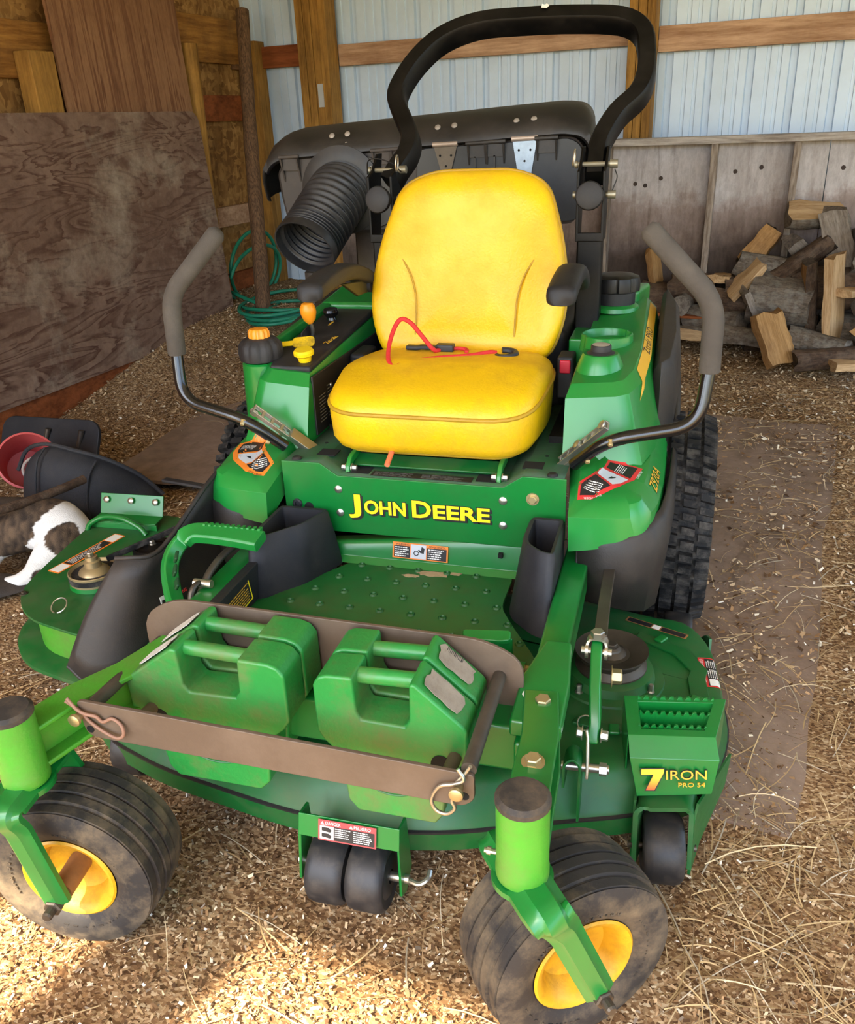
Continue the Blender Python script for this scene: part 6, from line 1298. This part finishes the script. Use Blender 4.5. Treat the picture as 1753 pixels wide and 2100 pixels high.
# cat, curled with its back and haunch towards the mower
def ell(mb, c, r, rot=(0, 0, 0), n=14):
    m = Matrix.Translation(c) @ Euler(rot).to_matrix().to_4x4() @ Matrix.Diagonal((r[0], r[1], r[2], 1))
    mb.lathe([(math.sin(math.pi*k/n), -math.cos(math.pi*k/n)) for k in range(n+1)], 20, m)
def chain(mb, pts, rads):
    P = curve(pts, 5)
    for i, p in enumerate(P):
        t = i/(len(P)-1)*(len(rads)-1); k = min(int(t), len(rads)-2); r = rads[k]+(rads[k+1]-rads[k])*(t-k); ell(mb, p, (r, r, r), n=8)
mb = MB()
chain(mb, [(-1.395, 1.335, .115), (-1.45, 1.335, .150), (-1.53, 1.30, .155), (-1.60, 1.25, .130)], [.080, .092, .088, .072])   # trunk
ell(mb, (-1.405, 1.285, .098), (.078, .070, .085), (0, 0, .3))                        # haunch
chain(mb, [(-1.42, 1.25, .09), (-1.435, 1.205, .06), (-1.44, 1.165, .045), (-1.465, 1.13, .035)], [.056, .044, .034, .026])  # hind leg
chain(mb, [(-1.47, 1.13, .034), (-1.51, 1.125, .030)], [.024, .019])
chain(mb, [(-1.60, 1.24, .12), (-1.62, 1.19, .07), (-1.60, 1.14, .035)], [.042, .032, .024])   # fore leg
chain(mb, [(-1.62, 1.24, .14), (-1.67, 1.22, .14)], [.056, .052]); ell(mb, (-1.70, 1.21, .14), (.058, .052, .050)); ell(mb, (-1.745, 1.195, .127), (.024, .026, .022))
for sy in (-.026, .026): mb.lathe([(.018, 0), (.012, .02), (.0, .042)], 8, Matrix.Translation((-1.69, 1.21+sy, .175)))
chain(mb, [(-1.37, 1.36, .09), (-1.335, 1.34, .05), (-1.345, 1.28, .032), (-1.385, 1.21, .030), (-1.42, 1.165, .030)], [.026, .022, .020, .019, .017])     # tail
tmp = mb.build('tmp', None, smooth=0); md = tmp.modifiers.new('r', 'REMESH'); md.mode = 'VOXEL'; md.voxel_size = .0075
md = tmp.modifiers.new('s', 'SMOOTH'); md.iterations = 6; md.factor = .6
dg = bpy.context.evaluated_depsgraph_get(); me = bpy.data.meshes.new_from_object(tmp.evaluated_get(dg)); me.name = 'cat'; bpy.data.objects.remove(tmp)
co = np.empty(len(me.vertices)*3); me.vertices.foreach_get('co', co); co = co.reshape(-1, 3)
def nz(p, s, seed):
    from mathutils import noise
    return np.array([noise.noise(Vector((a*s+seed, b*s, c*s))) for a, b, c in p])
n1 = nz(co, 45, 3); n2 = nz(co, 14, 8); x, y, z = co.T
tab = np.clip(.42+.22*np.sin((x*.9+y*.5-z*.2)*230+n1*3.5+n2*4)+.55*n1+.3*n2, 0, 1)[:, None]
dark = np.array(srgb(48, 40, 34)[:3]); brown = np.array(srgb(112, 92, 72)[:3]); white = np.array(srgb(228, 224, 218)[:3])
colr = dark*(1-tab)+brown*tab*.8+dark*tab*.2
j = n2*.018+n1*.006
w = (x > -1.478+(z-.12)*.55+(y-1.3)*.15+j*1.4)           # white rump and hind leg
dkp = ((x+1.365)**2/.0030+(y-1.262)**2/.0034+(z-.13)**2/.0040 < 1+n2*.6)   # dark patch on the haunch
dk2 = ((x+1.425)**2+(y-1.165)**2+(z-.035)**2 < .0011+.0004*n2) & (x > -1.45)
w2 = (z < .075+j) & (x < -1.50) | (x < -1.60) & (z < .11+j)
w = (w & ~dkp & ~dk2) | w2
colr[w] = white*(1-.06*np.abs(n1[w, None]))
ca = me.color_attributes.new('col', 'FLOAT_COLOR', 'POINT'); ca.data.foreach_set('color', np.concatenate([colr, np.ones((len(colr), 1))], 1).ravel())
me.materials.clear(); FUR = attr_mat('cat_fur', .85)
nt = FUR.node_tree; tcn = nt.nodes.new('ShaderNodeTexCoord'); nn_ = nt.nodes.new('ShaderNodeTexNoise'); nn_.inputs['Scale'].default_value = 260; bpn = nt.nodes.new('ShaderNodeBump'); bpn.inputs['Strength'].default_value = .5; bpn.inputs['Distance'].default_value = .004
nt.links.new(tcn.outputs['Object'], nn_.inputs['Vector']); nt.links.new(nn_.outputs['Fac'], bpn.inputs['Height']); nt.links.new(bpn.outputs[0], nt.nodes['Principled BSDF'].inputs['Normal'])
cat_o = link('cat', me, FUR, smooth=180); tag(cat_o, 'brindle and white cat curled up asleep beside the green blower', 'cat')

# ================================================================== loose wood chips and straw
def put(name, V, F, C, label, cat, m_):
    me = bpy.data.meshes.new(name); nv, nf, k = len(V), len(F), F.shape[1]
    me.vertices.add(nv); me.vertices.foreach_set('co', V.ravel()); me.loops.add(nf*k); me.loops.foreach_set('vertex_index', F.ravel().astype(np.int32))
    me.polygons.add(nf); me.polygons.foreach_set('loop_start', (np.arange(nf)*k).astype(np.int32)); me.update(calc_edges=True)
    ca = me.color_attributes.new('col', 'FLOAT_COLOR', 'POINT'); ca.data.foreach_set('color', np.concatenate([C, np.ones((nv, 1))], 1).ravel())
    me.materials.append(m_); o = bpy.data.objects.new(name, me); COL.objects.link(o); barn(o); tag(o, label, cat, kind='stuff'); return o
def lin(c): return np.array(srgb(*c)[:3])
PAL = np.array([lin(c) for c in ((88, 64, 42), (118, 88, 58), (148, 114, 78), (170, 136, 98), (190, 158, 118), (208, 180, 140), (224, 202, 166), (238, 224, 196), (244, 238, 224), (140, 124, 106))])
PW = np.array([.13, .18, .20, .17, .12, .08, .05, .025, .015, .03]); PW /= PW.sum()
PW2 = np.array([.10, .14, .17, .17, .15, .11, .08, .05, .02, .03]); PW2 /= PW2.sum()
def boards_mask(x, y, n):
    """thin the litter where boards lie bare on the floor"""
    keep = np.ones(len(x), bool)
    on_r = (x > -.25) & (x < .96+.0*y) & (y > .72) & (y < 3.42); dens = .30+.35*np.sin(x*9+y*3.1)*np.sin(y*4.3-x*2)
    keep &= ~(on_r & (rng.random(len(x)) > np.clip(dens, .06, .8)))
    on_l = (x > -2.02) & (x < -1.15) & (y > 1.8+.15*(x+1.6)) & (y < 3.25) & (rng.random(len(x)) > .05); keep &= ~on_l
    return keep
Vs, Cs = [], []
for x0, x1, y0, y1, dens, smin, smax in ((-1.5, 2.0, -.95, 1.25, 20000, .003, .014), (-3.0, 2.7, 1.25, 3.0, 6500, .006, .026), (-3.0, 2.6, 3.0, 4.70, 5000, .008, .030)):
    n = int((x1-x0)*(y1-y0)*dens); x = rng.uniform(x0, x1, n); y = rng.uniform(y0, y1, n); k = boards_mask(x, y, n); x, y = x[k], y[k]; n = len(x)
    ln = smin+(smax-smin)*rng.random(n)**2.2; wd = ln*rng.uniform(.22, .65, n); az = rng.uniform(0, 2*np.pi, n); tl = rng.normal(0, .32, n); rl = rng.normal(0, .3, n)
    ax = np.stack([np.cos(az)*np.cos(tl), np.sin(az)*np.cos(tl), np.sin(tl)], 1); bx = np.stack([-np.sin(az)*np.cos(rl), np.cos(az)*np.cos(rl), np.sin(rl)], 1)
    z = gh(x, y)+.002+rng.random(n)*.006; on_r = (x > -.25) & (x < .96) & (y > .72) & (y < 3.42); z += on_r*.005
    c = np.stack([x, y, z], 1); jit = lambda: rng.uniform(.6, 1.15, n)[:, None]
    q = np.stack([c-ax*ln[:, None]/2*jit()-bx*wd[:, None]/2*jit(), c+ax*ln[:, None]/2*jit()-bx*wd[:, None]/2*jit(), c+ax*ln[:, None]/2*jit()+bx*wd[:, None]/2*jit(), c-ax*ln[:, None]/2*jit()+bx*wd[:, None]/2*jit()], 1)
    col = PAL[rng.choice(len(PAL), n, p=PW if y0 < 1 else PW2)]*rng.uniform(.8, 1.15, (n, 1)); Vs.append(q.reshape(-1, 3)); Cs.append(np.repeat(col, 4, 0))
V = np.concatenate(Vs); C = np.concatenate(Cs); F = np.arange(len(V)).reshape(-1, 4)
put('wood_chips', V, F, C, 'loose wood chips and bark bits strewn over the shed floor', 'wood chips', attr_mat('chip_wood', .85))
Vs, Cs = [], []; SG = 5
for x0, x1, y0, y1, n in ((.6, 1.9, -.8, 2.2, 2000), (-1.5, 1.2, -.95, .6, 800), (.3, 2.6, 2.2, 4.2, 1300), (-2.6, -.6, .2, 3.6, 400), (.6, 1.5, .2, .75, 450)):
    x = rng.uniform(x0, x1, n); y = rng.uniform(y0, y1, n); ln = rng.uniform(.03, .16, n)*np.where(rng.random(n) < .1, 1.7, 1); az = rng.uniform(0, 2*np.pi, n); cv = rng.normal(0, .8, n); wd = rng.uniform(.0006, .0014, n); z0 = gh(x, y)+.006+rng.random(n)*.010; sl = rng.normal(0, .05, n)
    s = np.linspace(-.5, .5, SG)[None]; a = az[:, None]+cv[:, None]*s*ln[:, None]*4; dx = np.cumsum(np.cos(a)*ln[:, None]/(SG-1), 1); dy = np.cumsum(np.sin(a)*ln[:, None]/(SG-1), 1)
    px_ = x[:, None]+dx; py_ = y[:, None]+dy; pz = z0[:, None]+sl[:, None]*s*ln[:, None]+.004*np.sin(np.pi*(s+.5)); nx_ = -np.sin(a); ny_ = np.cos(a)
    A = np.stack([px_-nx_*wd[:, None], py_-ny_*wd[:, None], pz], 2); B = np.stack([px_+nx_*wd[:, None], py_+ny_*wd[:, None], pz+.0008], 2)
    Vs.append(np.stack([A, B], 2).reshape(n, -1, 3)); pal = np.array([lin(c) for c in ((190, 162, 116), (164, 134, 92), (212, 190, 150), (146, 118, 84), (176, 162, 138))]); Cs.append(np.repeat((pal[rng.choice(5, n, p=[.3, .25, .12, .2, .13])]*rng.uniform(.75, 1.1, (n, 1)))[:, None], SG*2, 1))
V = np.concatenate(Vs); C = np.concatenate(Cs); n = len(V); base = (np.arange(n)*SG*2)[:, None, None]
k = np.arange(SG-1)[None, :, None]*2; F = (base+k+np.array([0, 1, 3, 2])[None, None]).reshape(-1, 4)
put('straw', V.reshape(-1, 3), F, C.reshape(-1, 3), 'dry straw stalks scattered among the wood chips', 'straw', attr_mat('straw_stalk', .7))

# rows of small print stay joined: too fine to pick apart
for o in bpy.data.objects:
    if o.type == 'MESH' and o.name.split('.')[0] in ('label_text', 'danger_text', 'panel_text'): o['kind'] = 'stuff'   # small print stays one part
